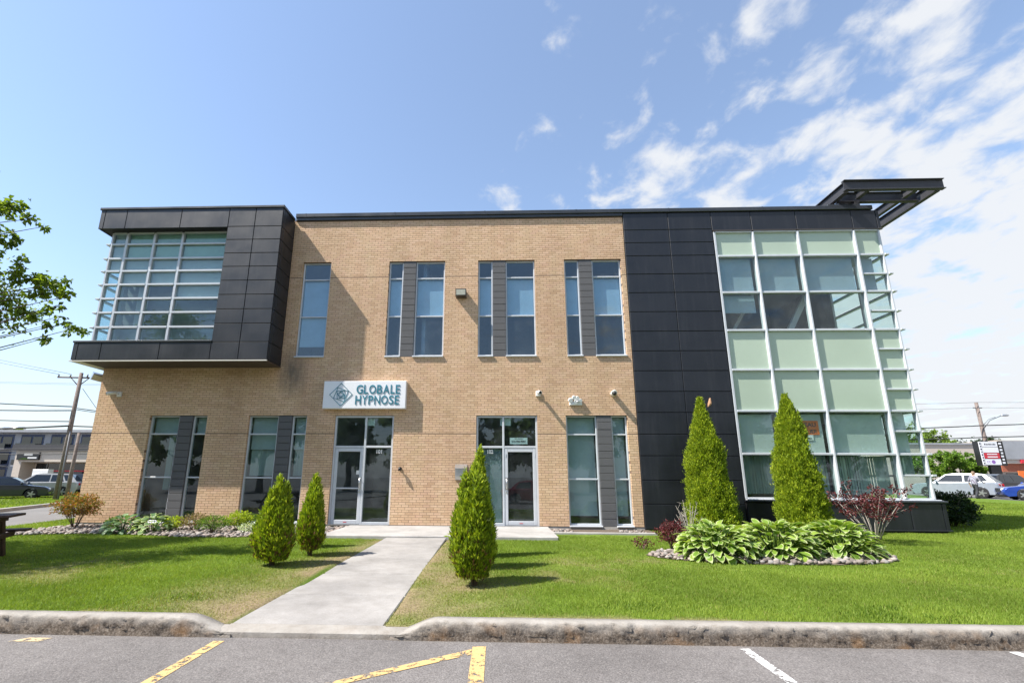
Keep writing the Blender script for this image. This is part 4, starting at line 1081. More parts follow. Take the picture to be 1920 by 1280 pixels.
# security cameras
def bullet_cam(x, z, yaw, label):
    o = empty('security_camera', (x, -0.0015, z)); tag(o, label, 'camera', 'security cameras on the brick wall')
    mb = MB(); mb.bbox(-0.07, 0.07, -0.05, 0, -0.08, 0.08, 0.012); mb.build('junction_box', M_WHITEP, o)
    mb = MB(); mb.tube([(0, -0.05, 0.0), (math.sin(yaw) * 0.1, -0.14, 0.02)], 0.028, 8); mb.build('arm', M_WHITEP, o)
    mb = MB(); d = Vector((math.sin(yaw), -math.cos(yaw), -0.25)).normalized(); p = Vector((math.sin(yaw) * 0.1, -0.14, 0.03))
    mb.tube([p - d * 0.06, p + d * 0.2], [0.05, 0.055], 12); b_ = mb.build('camera_body', M_WHITEP, o)
    mb = MB(); mb.tube([p + d * 0.2005, p + d * 0.206], 0.042, 12); mb.build('lens', M_DARKP, b_)
    return o
bullet_cam(-11.93, 3.86, -0.9, 'white bullet camera on the shaded brick under the bay')
bullet_cam(1.26, 3.86, 0.15, 'white bullet camera above the right entrance')
o = empty('security_camera', (3.54, -0.0015, 3.845)); tag(o, 'white dome camera near the charcoal wing', 'camera', 'security cameras on the brick wall')
mb = MB(); mb.tube([(0, 0, 0), (0, -0.16, 0.02)], [0.085, 0.08], 14); mb.tube([(0, -0.16, 0.02), (0, -0.19, 0.0)], [0.09, 0.085], 14); mb.build('housing', M_WHITEP, o)
mb = MB(); mb.ball((0.0, -0.19, -0.01), 0.062, 12, 8); mb.build('dome', M_DARKP, o)
# white twin-head emergency light with paddles
o = empty('emergency_light', (2.39, -0.0015, 3.6)); tag(o, 'white emergency light with several small heads above the right window', 'lamp')
mb = MB(); mb.bbox(-0.19, 0.19, -0.07, 0, -0.1, 0.0, 0.015); mb.build('housing', M_WHITEP, o)
for k, (dx, dz, rr) in enumerate(((-0.15, 0.06, 0.075), (-0.04, 0.14, 0.07), (0.06, 0.13, 0.06), (0.14, 0.05, 0.065), (0.02, 0.02, 0.08))):
    mb = MB(); mb.tube([(dx, -0.005, dz), (dx, -0.1, dz - 0.02)], [rr, rr * 0.85], 12); mb.build('lamp_head', M_WHITEP, o)
mb = MB(); mb.ball((0.06, -0.105, 0.0), (0.05, 0.02, 0.03)); mb.build('lens', M_STAINLESS, o)
# letter box
o = empty('letter_box', (-1.07, -0.0015, 1.27)); tag(o, 'brushed steel letter box on the brick beside the right entrance', 'letter box')
mb = MB(); prof = [(0, 0), (-0.1, 0.02), (-0.12, 0.12), (-0.12, 0.33), (-0.0, 0.33)]
v = [(sx * 0.17, y, z) for sx in (-1, 1) for y, z in prof]; n = len(prof)
mb.add(v, [tuple(range(n)), tuple(range(2 * n - 1, n - 1, -1))] + [(i, n + i, n + (i + 1) % n, (i + 1) % n) for i in range(n)]); mb.build('body', M_STAINLESS, o)
mb = MB(); v = [(sx * 0.18, y, z) for sx in (-1, 1) for y, z in ((0, 0.332), (-0.15, 0.332), (-0.15, 0.352), (0, 0.47))]
mb.add(v, [(0, 1, 2, 3), (7, 6, 5, 4), (0, 4, 5, 1), (1, 5, 6, 2), (2, 6, 7, 3), (3, 7, 4, 0)]); mb.build('lid', M_STAINLESS, o)
mb = MB(); mb.box(-0.03, 0.03, -0.124, -0.1205, 0.1, 0.15); mb.build('lock', M_DARKP, o)
# small door bell / spot
o = empty('wall_spotlight', (-2.895, -0.0015, 1.6)); tag(o, 'small black wall spotlight right of the left entrance', 'lamp')
mb = MB(); mb.tube([(0, 0, 0), (0, -0.02, 0)], 0.05, 12); mb.tube([(0, -0.02, 0), (0, -0.09, -0.01)], 0.02, 8); mb.build('mount', M_DARKP, o)
mb = MB(); mb.tube([(0, -0.09, 0.05), (0.0, -0.11, -0.06)], [0.035, 0.045], 12); mb.build('head', M_DARKP, o)

# ------------------------------------------------------------------ vegetation helpers
def rand_dirs(n, r=rng):
    v = r.normal(size=(n, 3)); return v / np.linalg.norm(v, axis=1, keepdims=True)
def leaf_quads(P, D, S, W, droop=0.0, r=rng, tint=None):
    """leaf-shaped rhombi: base P, direction D, length S, width W; returns V,F,T"""
    n = len(P)
    U = np.cross(D, rand_dirs(n, r)); U /= np.linalg.norm(U, axis=1, keepdims=True) + 1e-9
    Nn = np.cross(D, U)
    S = S[:, None]; W = W[:, None]
    a = P; b = P + D * S * 0.45 + U * W * 0.5 + Nn * W * 0.12; c = P + D * S; d = P + D * S * 0.45 - U * W * 0.5 + Nn * W * 0.12
    c = c + np.array([0, 0, -1]) * S * droop
    V = np.stack([a, b, c, d], 1).reshape(-1, 3)
    F = np.arange(4 * n).reshape(-1, 4)
    T = r.random(n) if tint is None else tint
    return V, F, np.repeat(T, 4)
def join_lv(parts):
    V = []; F = []; T = []; o = 0
    for v, f, t in parts: V.append(v); F.append(f + o); T.append(t); o += len(v)
    return np.concatenate(V), np.concatenate(F), np.concatenate(T)
def cedar(name, label, x, y, h, r, seed, tips=1, dens=1.0, low=0.06, group='small cedars beside the walkway', brown=0.12, profile=None, leaf=1.0, base=0.75):
    """columnar cedar: upright fan sprays through the outer part of the crown, trunk and bare stems below"""
    q = np.random.default_rng(seed)
    root = empty(name, (x, y, float(gz(x, y)) - 0.01)); tag(root, label, 'cedar', group)
    n = int(5200 * dens * (h * r) / 0.55)
    if tips == 1: tipl = [(0, 0, 1.0, 1.0)]
    else:                                   # several upright plumes make the ragged outline
        tipl = [(0, 0, 1.0, 0.62)]
        for k in range(tips - 1):
            a_ = k * 2.4 + seed; d_ = q.uniform(0.42, 0.62) * r
            tipl.append((d_ * math.cos(a_), d_ * math.sin(a_), q.uniform(0.55, 0.95), q.uniform(0.36, 0.56)))
    P = []; A = []
    def rad(t, s):
        if profile: return profile(t) * s
        lo = base + (1 - base) * sstep(0, 0.3, t)
        return lo * (1 - np.clip((t - 0.3) / 0.7, 0, 1) ** 1.55) * s
    for (tx, ty, th, tr) in tipl:
        m = int(n * th * tr * (1.0 if tips == 1 else 0.7))
        t = q.random(m * 3); keep = q.random(m * 3) < rad(t, 1.0) / 1.0 + 0.04; t = t[keep][:m]
        m = len(t); w = q.random(m) * 2 * np.pi
        clump = 0.6 + 0.58 * fnoise(w * 1.1 * (1 + r) + seed * 7.7, t * h * 2.2 + seed * 3.1, 1.6, 3)
        R = rad(t, r * tr) * clump
        f = np.sqrt(q.uniform(0.3 if tips == 1 else 0.5, 1.0, m)) * (1 + 0.12 * np.clip(q.normal(size=m), 0, 1.5) ** 2 * 0.5)
        z = low * h + t * (h * th - low * h)
        lean = (0.55 + 0.45 * sstep(0, 0.35, t)) * (1 - 0.25 * t)
        P.append(np.stack([tx * lean + R * f * np.cos(w), ty * lean + R * f * np.sin(w), z], 1)); A.append(np.stack([np.cos(w), np.sin(w)], 1))
    P = np.concatenate(P); A = np.concatenate(A); m = len(P)
    parts = []
    br = (q.random(m) < brown * np.exp(-((P[:, 2] / h) / 0.28) ** 2) * 2.0) 
    base_t = np.clip(q.normal(0.58, 0.22, m), 0, 1)
    for k in range(4):
        D = np.concatenate([A * q.uniform(0.1, 0.7, (m, 1)), np.full((m, 1), 1.0)], 1) + q.normal(size=(m, 3)) * 0.32
        D /= np.linalg.norm(D, axis=1, keepdims=True)
        S = q.uniform(0.035, 0.095, m) * leaf; W = S * q.uniform(0.2, 0.4, m)
        parts.append(leaf_quads(P + q.normal(size=(m, 3)) * 0.018, D, S, W, 0.0, q, np.clip(base_t + q.normal(0, 0.13, m), 0, 1)))
    V, F, T = join_lv(parts)
    brf = np.tile(br, 4)
    me = np_mesh('foliage', V, F, [M_CEDAR, M_CEDARB], T)
    me.polygons.foreach_set('material_index', brf.astype(np.int32))
    link_obj('foliage', me, root)
    mb = MB(); mb.tube([(0, 0, -0.05), (0.01, 0, h * 0.4), (0, 0, h * 0.85)], [0.022 * h ** 0.5, 0.018 * h ** 0.5, 0.005], 7)
    for k in range(5):
        a = k * 1.3 + seed; rr = r * 0.5
        mb.tube([(0.02 * math.cos(a), 0.02 * math.sin(a), 0.0), (rr * 0.45 * math.cos(a), rr * 0.45 * math.sin(a), h * 0.15), (rr * math.cos(a), rr * math.sin(a), h * 0.5)], [0.02, 0.015, 0.005], 5)
    mb.build('trunk', M_BARK, root)
    return root
L_ = 'small cedar left of the walkway, '
cedar('cedar', 'bushy cedar nearest the kerb left of the walkway', -3.80, -6.0, 1.47, 0.36, 1, 10, 0.85, 0.07, brown=0.2, base=0.8)
cedar('cedar', 'middle cedar left of the walkway with browned lower side', -3.56, -4.95, 1.5, 0.29, 2, 8, 0.8, 0.08, brown=0.2, base=0.7)
cedar('cedar', 'small cedar left of the walkway closest to the building', -4.02, -3.9, 1.3, 0.26, 3, 7, 1.1, 0.07)
cedar('cedar', 'wide cedar right of the walkway nearest the kerb', -0.33, -7.2, 1.68, 0.345, 4, 9, 0.85, 0.07, base=0.62)
cedar('cedar', 'middle cedar right of the walkway behind the front one', -0.36, -6.05, 1.7, 0.28, 5, 6, 1.0, 0.08)
cedar('cedar', 'slender cedar right of the walkway closest to the glass door', -0.33, -4.9, 2.07, 0.26, 6, 5, 1.0, 0.08)
tall_l = lambda t: np.where(t < 0.55, 1.0 - 0.12 * t - 0.16 * sstep(0.1, 0.5, t), (0.774 - 0.74 * ((t - 0.55) / 0.45) ** 1.1)) * (0.8 + 0.2 * sstep(0, 0.08, t))
tall_r = lambda t: (1.0 - 0.1 * sstep(0.1, 0.35, t) - 0.62 * np.clip((t - 0.25) / 0.75, 0, 1) ** 1.25 - 0.25 * np.clip((t - 0.8) / 0.2, 0, 1)) * (0.85 + 0.15 * sstep(0, 0.06, t))
TALL = cedar('cedar', 'tall cone shaped cedar before the charcoal panels', 5.72, -0.95, 3.66, 0.66, 7, 1, 1.6, 0.0, 'tall cedars before the dark wing', 0.0, tall_l, 0.85)
cedar('cedar', 'tall cone shaped cedar before the glazed corner', 7.9, -1.25, 3.7, 0.65, 8, 1, 1.6, 0.0, 'tall cedars before the dark wing', 0.0, tall_r, 0.85)
# small bird perched near the tip of the left tall cedar
bird = MB(); rings = [(-0.085, 0.004, -0.02), (-0.06, 0.014, -0.012), (-0.02, 0.034, 0.0), (0.02, 0.042, 0.012), (0.05, 0.034, 0.04), (0.07, 0.024, 0.062), (0.088, 0.023, 0.078), (0.104, 0.014, 0.086), (0.118, 0.004, 0.088)]
bird.tube([(x, 0, z) for x, r_, z in rings], [r_ for x, r_, z in rings], 10)
bo = bird.build('bird', plain('bird_tan', (0.36, 0.2, 0.11), 0.8, var=0.3, vs=30)); bo.location = (5.93, -1.08, 3.37); bo.rotation_euler = (0, -0.65, 0.3); bo.scale = (1.25,) * 3
tag(bo, 'small tan bird perched beside the tip of the tall cedar', 'bird')
mb = MB(); mb.tube([(0.0, 0.012, -0.03), (0.0, 0.014, -0.075)], 0.004, 5); mb.tube([(0.0, -0.012, -0.03), (0.0, -0.014, -0.075)], 0.004, 5); mb.build('leg', M_BARK, bo)
mb = MB(); mb.tube([(0.112, 0, 0.088), (0.135, 0, 0.088)], [0.006, 0.001], 6); mb.build('beak', M_BARK, bo)

# ---- hostas: every leaf its own object, shared leaf meshes
def hosta_leaf(L, W, curl, cream, name='leaf'):
    mb = MB(); n = 7
    for i in range(n):
        t = i / (n - 1); w = W * 0.5 * (max(0.0, math.sin(math.pi * min(1, (t * 0.95 + 0.05)) ** 0.9)) ** 0.62) * (1.0 if t < 0.97 else 0.3)
        x = L * t * (1 - 0.10 * curl * t); z = curl * L * (0.42 * t - 0.72 * t * t)
        for s in (-1, -0.78, 0, 0.78, 1): mb.v.append((x, s * w, z + 0.16 * w * abs(s) + rnd.uniform(-1, 1) * 0.003))
    for i in range(n - 1):
        for k in range(4):
            mb.f.append((i * 5 + k, i * 5 + k + 1, (i + 1) * 5 + k + 1, (i + 1) * 5 + k)); mb.mi.append(1 if (cream and (k in (0, 3) or i == n - 2)) else 0); mb.sm.append(True)
    return mb
def hosta(label, x, y, R, H, nleaf, seed, cream=True, gmat=None, group='variegated hostas in the stone bed', L0=0.23):
    q = random.Random(seed)
    root = empty('hosta', (x, y, float(gz(x, y)))); tag(root, label, 'hosta', group)
    protos = []
    for k in range(5):
        protos.append(hosta_leaf(L0 * q.uniform(0.85, 1.15), L0 * q.uniform(0.52, 0.68), q.uniform(0.5, 1.1), cream).mesh('leaf', [gmat or M_HGREEN, M_HCREAM]))
    st = MB()
    for i in range(nleaf):
        t = ((i + 0.5) / nleaf); el = math.asin(max(0.02, 1 - t * 1.02)) if t < 0.98 else 0.02
        az = i * 2.39996 + q.uniform(-0.3, 0.3)
        rr = math.cos(el); zz = math.sin(el)
        p = Vector((R * rr * 0.80 * math.cos(az), R * rr * 0.80 * math.sin(az), max(0.05, H * (0.10 + 0.8 * zz)) + q.uniform(-0.04, 0.04)))
        o = bpy.data.objects.new('leaf', protos[q.randrange(5)]); COL.objects.link(o); o.parent = root
        o.location = p
        pitch = -0.95 * (zz ** 1.2) + 0.25 + q.uniform(-0.28, 0.28)
        o.rotation_euler = Matrix.Rotation(az + q.uniform(-0.35, 0.35), 3, 'Z').to_4x4().to_3x3().__matmul__(Matrix.Rotation(pitch, 3, 'Y')).__matmul__(Matrix.Rotation(q.uniform(-0.5, 0.5), 3, 'X')).to_euler()
        s = q.uniform(0.8, 1.15); o.scale = (s, s, s)
        if i % 2 == 0: st.tube([(0.05 * math.cos(az), 0.05 * math.sin(az), -0.02), tuple(p * 0.55), tuple(p)], [0.008, 0.007, 0.005], 4)
    st.build('stalk', M_GREENLEAF, root)
    return root
hosta('white edged hosta at the left end of the stone bed', 4.12, -4.75, 0.74, 0.6, 230, 21)
hosta('white edged hosta in the middle of the three', 5.3, -4.62, 0.7, 0.64, 215, 22)
hosta('white edged hosta at the right end of the stone bed', 6.62, -4.35, 0.76, 0.62, 240, 23)
hosta('blue green hosta beneath the leftmost ground window', -9.75, -1.75, 0.42, 0.42, 70, 24, False, M_HBLUE, 'plain hostas in the left bed', 0.2)
hosta('second blue green hosta from the left corner', -9.0, -1.7, 0.45, 0.44, 75, 25, True, M_HBLUE, 'plain hostas in the left bed', 0.2)

# ---- shrubs
def shrub(name, label, cat, x, y, H, R, n, size, mat, seed, stems=9, stem_mat=None, group=None, spread=1.0, shell=0.35, lowz=0.2, flat=1.0, wr=0.5, clump=None):
    q = np.random.default_rng(seed); root = empty(name, (x, y, float(gz(x, y)) - 0.01)); tag(root, label, cat, group)
    mb = MB(); tips = []
    for k in range(stems):
        a = q.random() * 2 * math.pi; rr = R * spread * math.sqrt(q.uniform(0.05, 1)) * 0.85; hh = H * q.uniform(0.55, 0.97) * (1 - 0.25 * (rr / max(R, 0.01)) ** 2)
        p1 = Vector((rr * 0.35 * math.cos(a), rr * 0.35 * math.sin(a), hh * 0.4)); p2 = Vector((rr * math.cos(a), rr * math.sin(a), hh))
        mb.tube([(0.03 * math.cos(a), 0.03 * math.sin(a), -0.03), tuple(p1), tuple(p2)], [0.013, 0.009, 0.003], 5)
        tips.append((p1, p2))
        for j in range(3):
            f = q.uniform(0.35, 0.85); b = p1.lerp(p2, f); d = Vector((q.normal(), q.normal(), abs(q.normal()) + 0.3)).normalized() * R * q.uniform(0.2, 0.45); e = b + d
            e.z = max(0.06, e.z)
            mb.tube([tuple(b), tuple(e)], [0.006, 0.002], 4); tips.append((b, e))
    if clump:      # leaves along the stems only
        P = []; D = []
        for (b, e) in tips:
            m = max(2, int(n / len(tips)))
            t = q.uniform(clump, 1.05, m)[:, None]
            P.append(np.array(b)[None] * (1 - t) + np.array(e)[None] * t + q.normal(size=(m, 3)) * 0.025)
            dd = q.normal(size=(m, 3)) * 0.8 + np.array((e - b).normalized())[None]; D.append(dd)
        P = np.concatenate(P); D = np.concatenate(D)
    else:
        dv = rand_dirs(n, q); f = (q.uniform(shell, 1, n)) ** 0.6
        lump = 0.82 + 0.22 * np.sin(dv[:, 0] * 5 + seed) * np.sin(dv[:, 1] * 6 + 1) + 0.1 * np.sin(dv[:, 2] * 9)
        P = dv * (f * lump)[:, None] * np.array([R, R, H * (1 - lowz) / 2]) + np.array([0, 0, H * (1 + lowz) / 2])
        D = dv * 0.8 + q.normal(size=(n, 3)) * 0.6 + np.array([0, 0, 0.2])
    P[:, 2] = np.maximum(P[:, 2], 0.03)
    D /= np.linalg.norm(D, axis=1, keepdims=True)
    S = q.uniform(0.6, 1.25, len(P)) * size
    V, F, T = leaf_quads(P, D, S, S * wr, 0.1, q)
    link_obj('foliage', np_mesh('foliage', V, F, mat, T), root)
    mb.build('stem', stem_mat or M_BARK, root)
    return root
shrub('red_barberry', 'small dark red barberry at the left tip of the stone bed', 'shrub', 3.62, -3.95, 0.62, 0.36, 1800, 0.05, M_PURPLELEAF, 31, 10)
shrub('red_barberry', 'low straggly red barberry sprig on the grass beside the bed', 'shrub', 3.05, -3.7, 0.26, 0.24, 170, 0.05, M_PURPLELEAF, 32, 5)
shrub('purple_shrub', 'sparse purple leaved shrub with pale stems before the glazing', 'shrub', 8.85, -2.35, 1.62, 1.05, 2300, 0.07, M_PURPLELEAF, 37, 16, M_TWIG, clump=0.3, spread=0.95)
shrub('bare_shrub', 'leafless grey twiggy shrub left of the tall cedar', 'shrub', 4.75, -1.9, 1.02, 0.42, 10, 0.02, M_BROWNLEAF, 34, 15, M_TWIG)
shrub('dark_bush', 'dark round clipped bush behind the right corner of the building', 'bush', 14.45, 1.9, 1.12, 0.86, 9000, 0.075, M_DKLEAF, 35, 14, lowz=0.0)
shrub('rust_maple', 'rusty leaved dwarf maple at the left corner of the building', 'shrub', -11.75, -0.95, 1.0, 0.7, 3000, 0.075, M_RUSTLEAF, 36, 10, lowz=0.3, shell=0.2, wr=0.42)
shrub('lime_spirea', 'lime yellow spirea under the leftmost window pier', 'shrub', -8.75, -1.25, 0.42, 0.36, 900, 0.06, M_YELLEAF, 38, 8)
shrub('brown_spirea', 'brownish spent spirea between the two left windows', 'shrub', -8.1, -1.3, 0.52, 0.48, 1200, 0.045, M_BROWNLEAF, 39, 12)
shrub('green_spirea', 'fine leaved green shrub at the front of the left bed', 'shrub', -7.35, -1.75, 0.5, 0.45, 2200, 0.05, M_GREENLEAF, 40, 10, wr=0.3)
shrub('lime_spirea', 'yellow green shrub below the second left window', 'shrub', -7.0, -1.15, 0.56, 0.45, 1400, 0.06, M_YELLEAF, 41, 9)
shrub('pale_groundcover', 'pale white green plant at the foot of the daylilies', 'plant', -6.45, -1.6, 0.28, 0.34, 600, 0.06, M_PALELEAF, 42, 5)
shrub('small_perennial', 'tiny dark green plant near the foundation corner', 'plant', -10.75, -0.9, 0.3, 0.2, 160, 0.08, M_GREENLEAF, 44, 4)
# daylily: arching strap leaves
q = np.random.default_rng(43); root = empty('daylily', (-6.35, -0.95, -0.1)); tag(root, 'clump of arching strap leaved daylilies below the second window', 'plant')
mb = MB()
for k in range(150):
    a = q.random() * 6.283; l = q.uniform(0.55, 0.85); rr = q.uniform(0.2, 0.55); b = np.array([q.normal() * 0.1, q.normal() * 0.1, 0]); pr_ = []
    for t in (0, 0.35, 0.7, 1.0):
        pr_.append((b[0] + rr * t * math.cos(a), b[1] + rr * t * math.sin(a), l * (1.35 * t - 0.72 * t * t) * 0.95))
    w = 0.012; nx, ny = -math.sin(a) * w, math.cos(a) * w; v = []
    for i, p in enumerate(pr_): f = (1, 1.1, 0.8, 0.1)[i]; v += [(p[0] - nx * f, p[1] - ny * f, p[2]), (p[0] + nx * f, p[1] + ny * f, p[2])]
    mb.add(v, [(0, 1, 3, 2), (2, 3, 5, 4), (4, 5, 7, 6)], smooth=True)
o = mb.build('strap_leaves', M_GREENLEAF, root); at = o.data.attributes.new('tint', 'FLOAT', 'POINT'); at.data.foreach_set('value', np.repeat(q.random(150), 8).astype(np.float32))

# ---- river stones in the beds (one mass of loose stones per bed)
ico = bmesh.new(); bmesh.ops.create_icosphere(ico, subdivisions=1, radius=1.0); ICV = np.array([v.co[:] for v in ico.verts]); ICF = np.array([[v.index for v in f.verts] for f in ico.faces]); ico.free()
def stones(name, label, fn, x0, x1, y0, y1, n, s0, s1, seed, skip=None):
    q = np.random.default_rng(seed); X = q.uniform(x0, x1, n); Y = q.uniform(y0, y1, n); k = fn(X, Y); X, Y = X[k], Y[k]; n = len(X)
    V = np.zeros((n, len(ICV), 3)); 
    for i in range(n):
        s = q.uniform(s0, s1); sc = np.array([q.uniform(0.8, 1.4), q.uniform(0.8, 1.2), q.uniform(0.5, 0.75)]) * s
        a = q.random() * 6.28; c, d = math.cos(a), math.sin(a)
        v = ICV * (1 + q.normal(size=(len(ICV), 1)) * 0.15) * sc; v = np.stack([v[:, 0] * c - v[:, 1] * d, v[:, 0] * d + v[:, 1] * c, v[:, 2]], 1)
        V[i] = v + np.array([X[i], Y[i], float(gz(X[i], Y[i])) + sc[2] * 0.45 + q.uniform(0, 0.035)])
    F = (ICF[None] + (np.arange(n) * len(ICV))[:, None, None]).reshape(-1, 3)
    T = np.repeat(q.random(n), len(ICV))
    me = np_mesh(name, V.reshape(-1, 3), F, M_STONES, T, smooth=True)
    o = link_obj(name, me); tag(o, label, 'stones', kind='stuff')
m, nt, b = mat_new('river_stones')
a = nt.nodes.new('ShaderNodeAttribute'); a.attribute_name = 'tint'
gm = nt.nodes.new('ShaderNodeNewGeometry')
c = ramp(nt, a.outputs['Fac'], [(0, (0.12, 0.1, 0.09)), (0.3, (0.22, 0.19, 0.17)), (0.6, (0.27, 0.21, 0.18)), (0.85, (0.33, 0.3, 0.275)), (1, (0.17, 0.165, 0.165))])
link(nt, mixc(nt, 0.5, c, ramp(nt, noise(nt, gm.outputs['Position'], 45, 4), [(0.3, (0.75, 0.74, 0.73)), (0.7, (1.12, 1.12, 1.12))]), 'MULTIPLY'), b.inputs['Base Color']); b.inputs['Roughness'].default_value = 0.8
M_STONES = m
lb = lambda x, y: (y > -2.25 + 0.25 * np.sin(x * 1.1)) & (y < -0.02)
stones('river_stones', 'grey river stones covering the left planting bed', lb, -12.6, -4.32, -2.6, -0.03, 2900, 0.03, 0.07, 51)
stones('river_stones', 'pinkish river stones under the three hostas', lambda x, y: (((x - 5.2) / 2.3) ** 2 + ((y + 4.55) / 0.9) ** 2 < 1), 2.9, 7.5, -5.5, -3.5, 1200, 0.03, 0.07, 52)
stones('river_stones', 'small pale pebbles under the right ground window', lambda x, y: (np.abs(x - 1.75) < 0.3) | (np.abs(x - 3.7) < 0.32), 1.5, 4.1, -0.88, -0.2, 260, 0.025, 0.05, 53)
for nm, fn, bx0, bx1, by0, by1 in (('bed_soil', lb, -12.7, -4.3, -2.55, 0.0), ('bed_soil', bed_right, 2.8, 9.2, -5.6, 0.0)):
    nx, ny = int((bx1 - bx0) / 0.08), int((by1 - by0) / 0.08); X, Y = np.meshgrid(np.linspace(bx0, bx1, nx), np.linspace(by0, by1, ny)); K = fn(X, Y)
    idx = -np.ones(X.shape, dtype=int); V = []; F = []
    for j in range(ny - 1):
        for i in range(nx - 1):
            if K[j, i] and K[j + 1, i] and K[j, i + 1] and K[j + 1, i + 1]:
                f = []
                for (jj, ii) in ((j, i), (j, i + 1), (j + 1, i + 1), (j + 1, i)):
                    if idx[jj, ii] < 0: idx[jj, ii] = len(V); V.append((X[jj, ii], Y[jj, ii], float(gz(X[jj, ii], Y[jj, ii])) + 0.016))
                    f.append(idx[jj, ii])
                F.append(f)
    tag(link_obj(nm, np_mesh(nm, V, F, M_MULCH)), kind='structure')

# ---- grass
def grass(name, label, x0, x1, y0, y1, dens, hmin, hmax, wid, seed, mask=None, clump=True):
    q = np.random.default_rng(seed); n = int((x1 - x0) * (y1 - y0) * dens)
    X = q.uniform(x0, x1, n); Y = q.uniform(y0, y1, n)
    # keep what the lens sees, with a margin
    dx, dy = X, Y + 14.418; ang = dx / np.maximum(dy, 0.1); k = (ang > -1.16) & (ang < 1.27)
    X, Y = X[k], Y[k]
    if mask is not None: k = ~mask(X, Y); X, Y = X[k], Y[k]
    d = dryness(X, Y); k = q.random(len(X)) > d * 0.8; X, Y, d = X[k], Y[k], d[k]
    n = len(X); nn = fnoise(X, Y, 3.0, 3); n5 = fnoise(X, Y, 0.8, 3)
    clov = np.exp(-(((X - 4.4) / 0.75) ** 2 + ((Y + 8.5) / 0.34) ** 2) ** 2) * (fnoise(X + 9, Y, 4, 2) > 0.42)
    clov = np.maximum(clov, np.exp(-(((X - 1.6) / 0.35) ** 2 + ((Y + 8.35) / 0.25) ** 2)) * 0.8); clov = np.maximum(clov, np.exp(-(((X + 3.9) / 0.25) ** 2 + ((Y + 8.05) / 0.2) ** 2)) * 0.9)
    H = q.uniform(hmin, hmax, n) * (0.7 + 0.6 * nn) * (1 - 0.45 * d) * (1 + 0.35 * clov)
    W = wid * q.uniform(0.7, 1.3, n) * (1 + 0.9 * clov)
    az = q.random(n) * 6.283; ln = q.uniform(0.15, 0.8, n); la = q.random(n) * 6.283
    Z = gz(X, Y) - 0.004
    B = np.stack([X, Y, Z], 1); U = np.stack([np.cos(az), np.sin(az), 0 * az], 1) * (W / 2)[:, None]
    Tp = B + np.stack([np.cos(la) * ln * H, np.sin(la) * ln * H, H * np.sqrt(1 - 0.6 * ln ** 2)], 1)
    V = np.stack([B - U, B + U, Tp], 1).reshape(-1, 3); F = np.arange(3 * n).reshape(-1, 3)
    t = 0.28 + 0.5 * np.clip(q.normal(0.5, 0.22, n) + 1.9 * (n5 - 0.5), 0, 1)
    t = np.where(q.random(n) < d * 1.1 + 0.05, q.uniform(0, 0.24, n), t); t = np.where(q.random(n) < clov * 0.85, q.uniform(0.93, 1.0, n), t)
    o = link_obj(name, np_mesh(name, V, F, M_GRASS, np.repeat(t, 3))); tag(o, label, 'grass', kind='stuff'); return o
grass('lawn_grass', 'short green grass of the front lawn near the kerb', -9.5, 8.6, -8.85, -6.2, 6000, 0.022, 0.05, 0.0065, 61, beds_mask)
grass('lawn_grass', 'short green grass of the front lawn towards the building', -11.45, 13.0, -6.2, 0.2, 3000, 0.022, 0.05, 0.009, 62, beds_mask)
grass('side_grass', 'green grass left of the building by the street', -15.5, -11.4, -3.2, 9, 900, 0.03, 0.06, 0.014, 63, lambda x, y: (x < -14.3 - 0.18 * (y + 0.6)) | ((x > -12.7) & (y > -2.4)))
grass('side_grass', 'green grass right of the building towards the parked cars', 12.6, 27, -3, 16, 560, 0.035, 0.075, 0.02, 64, None)
grass('strip_grass', 'bright grass strip beyond the side street', -36, -22, 6, 26, 160, 0.04, 0.09, 0.04, 65, lambda x, y: (x > -21.6 - 0.4 * (y - 6.4) - 0.3) | (x < -21.6 - 0.4 * (y - 6.4) - 9.3))

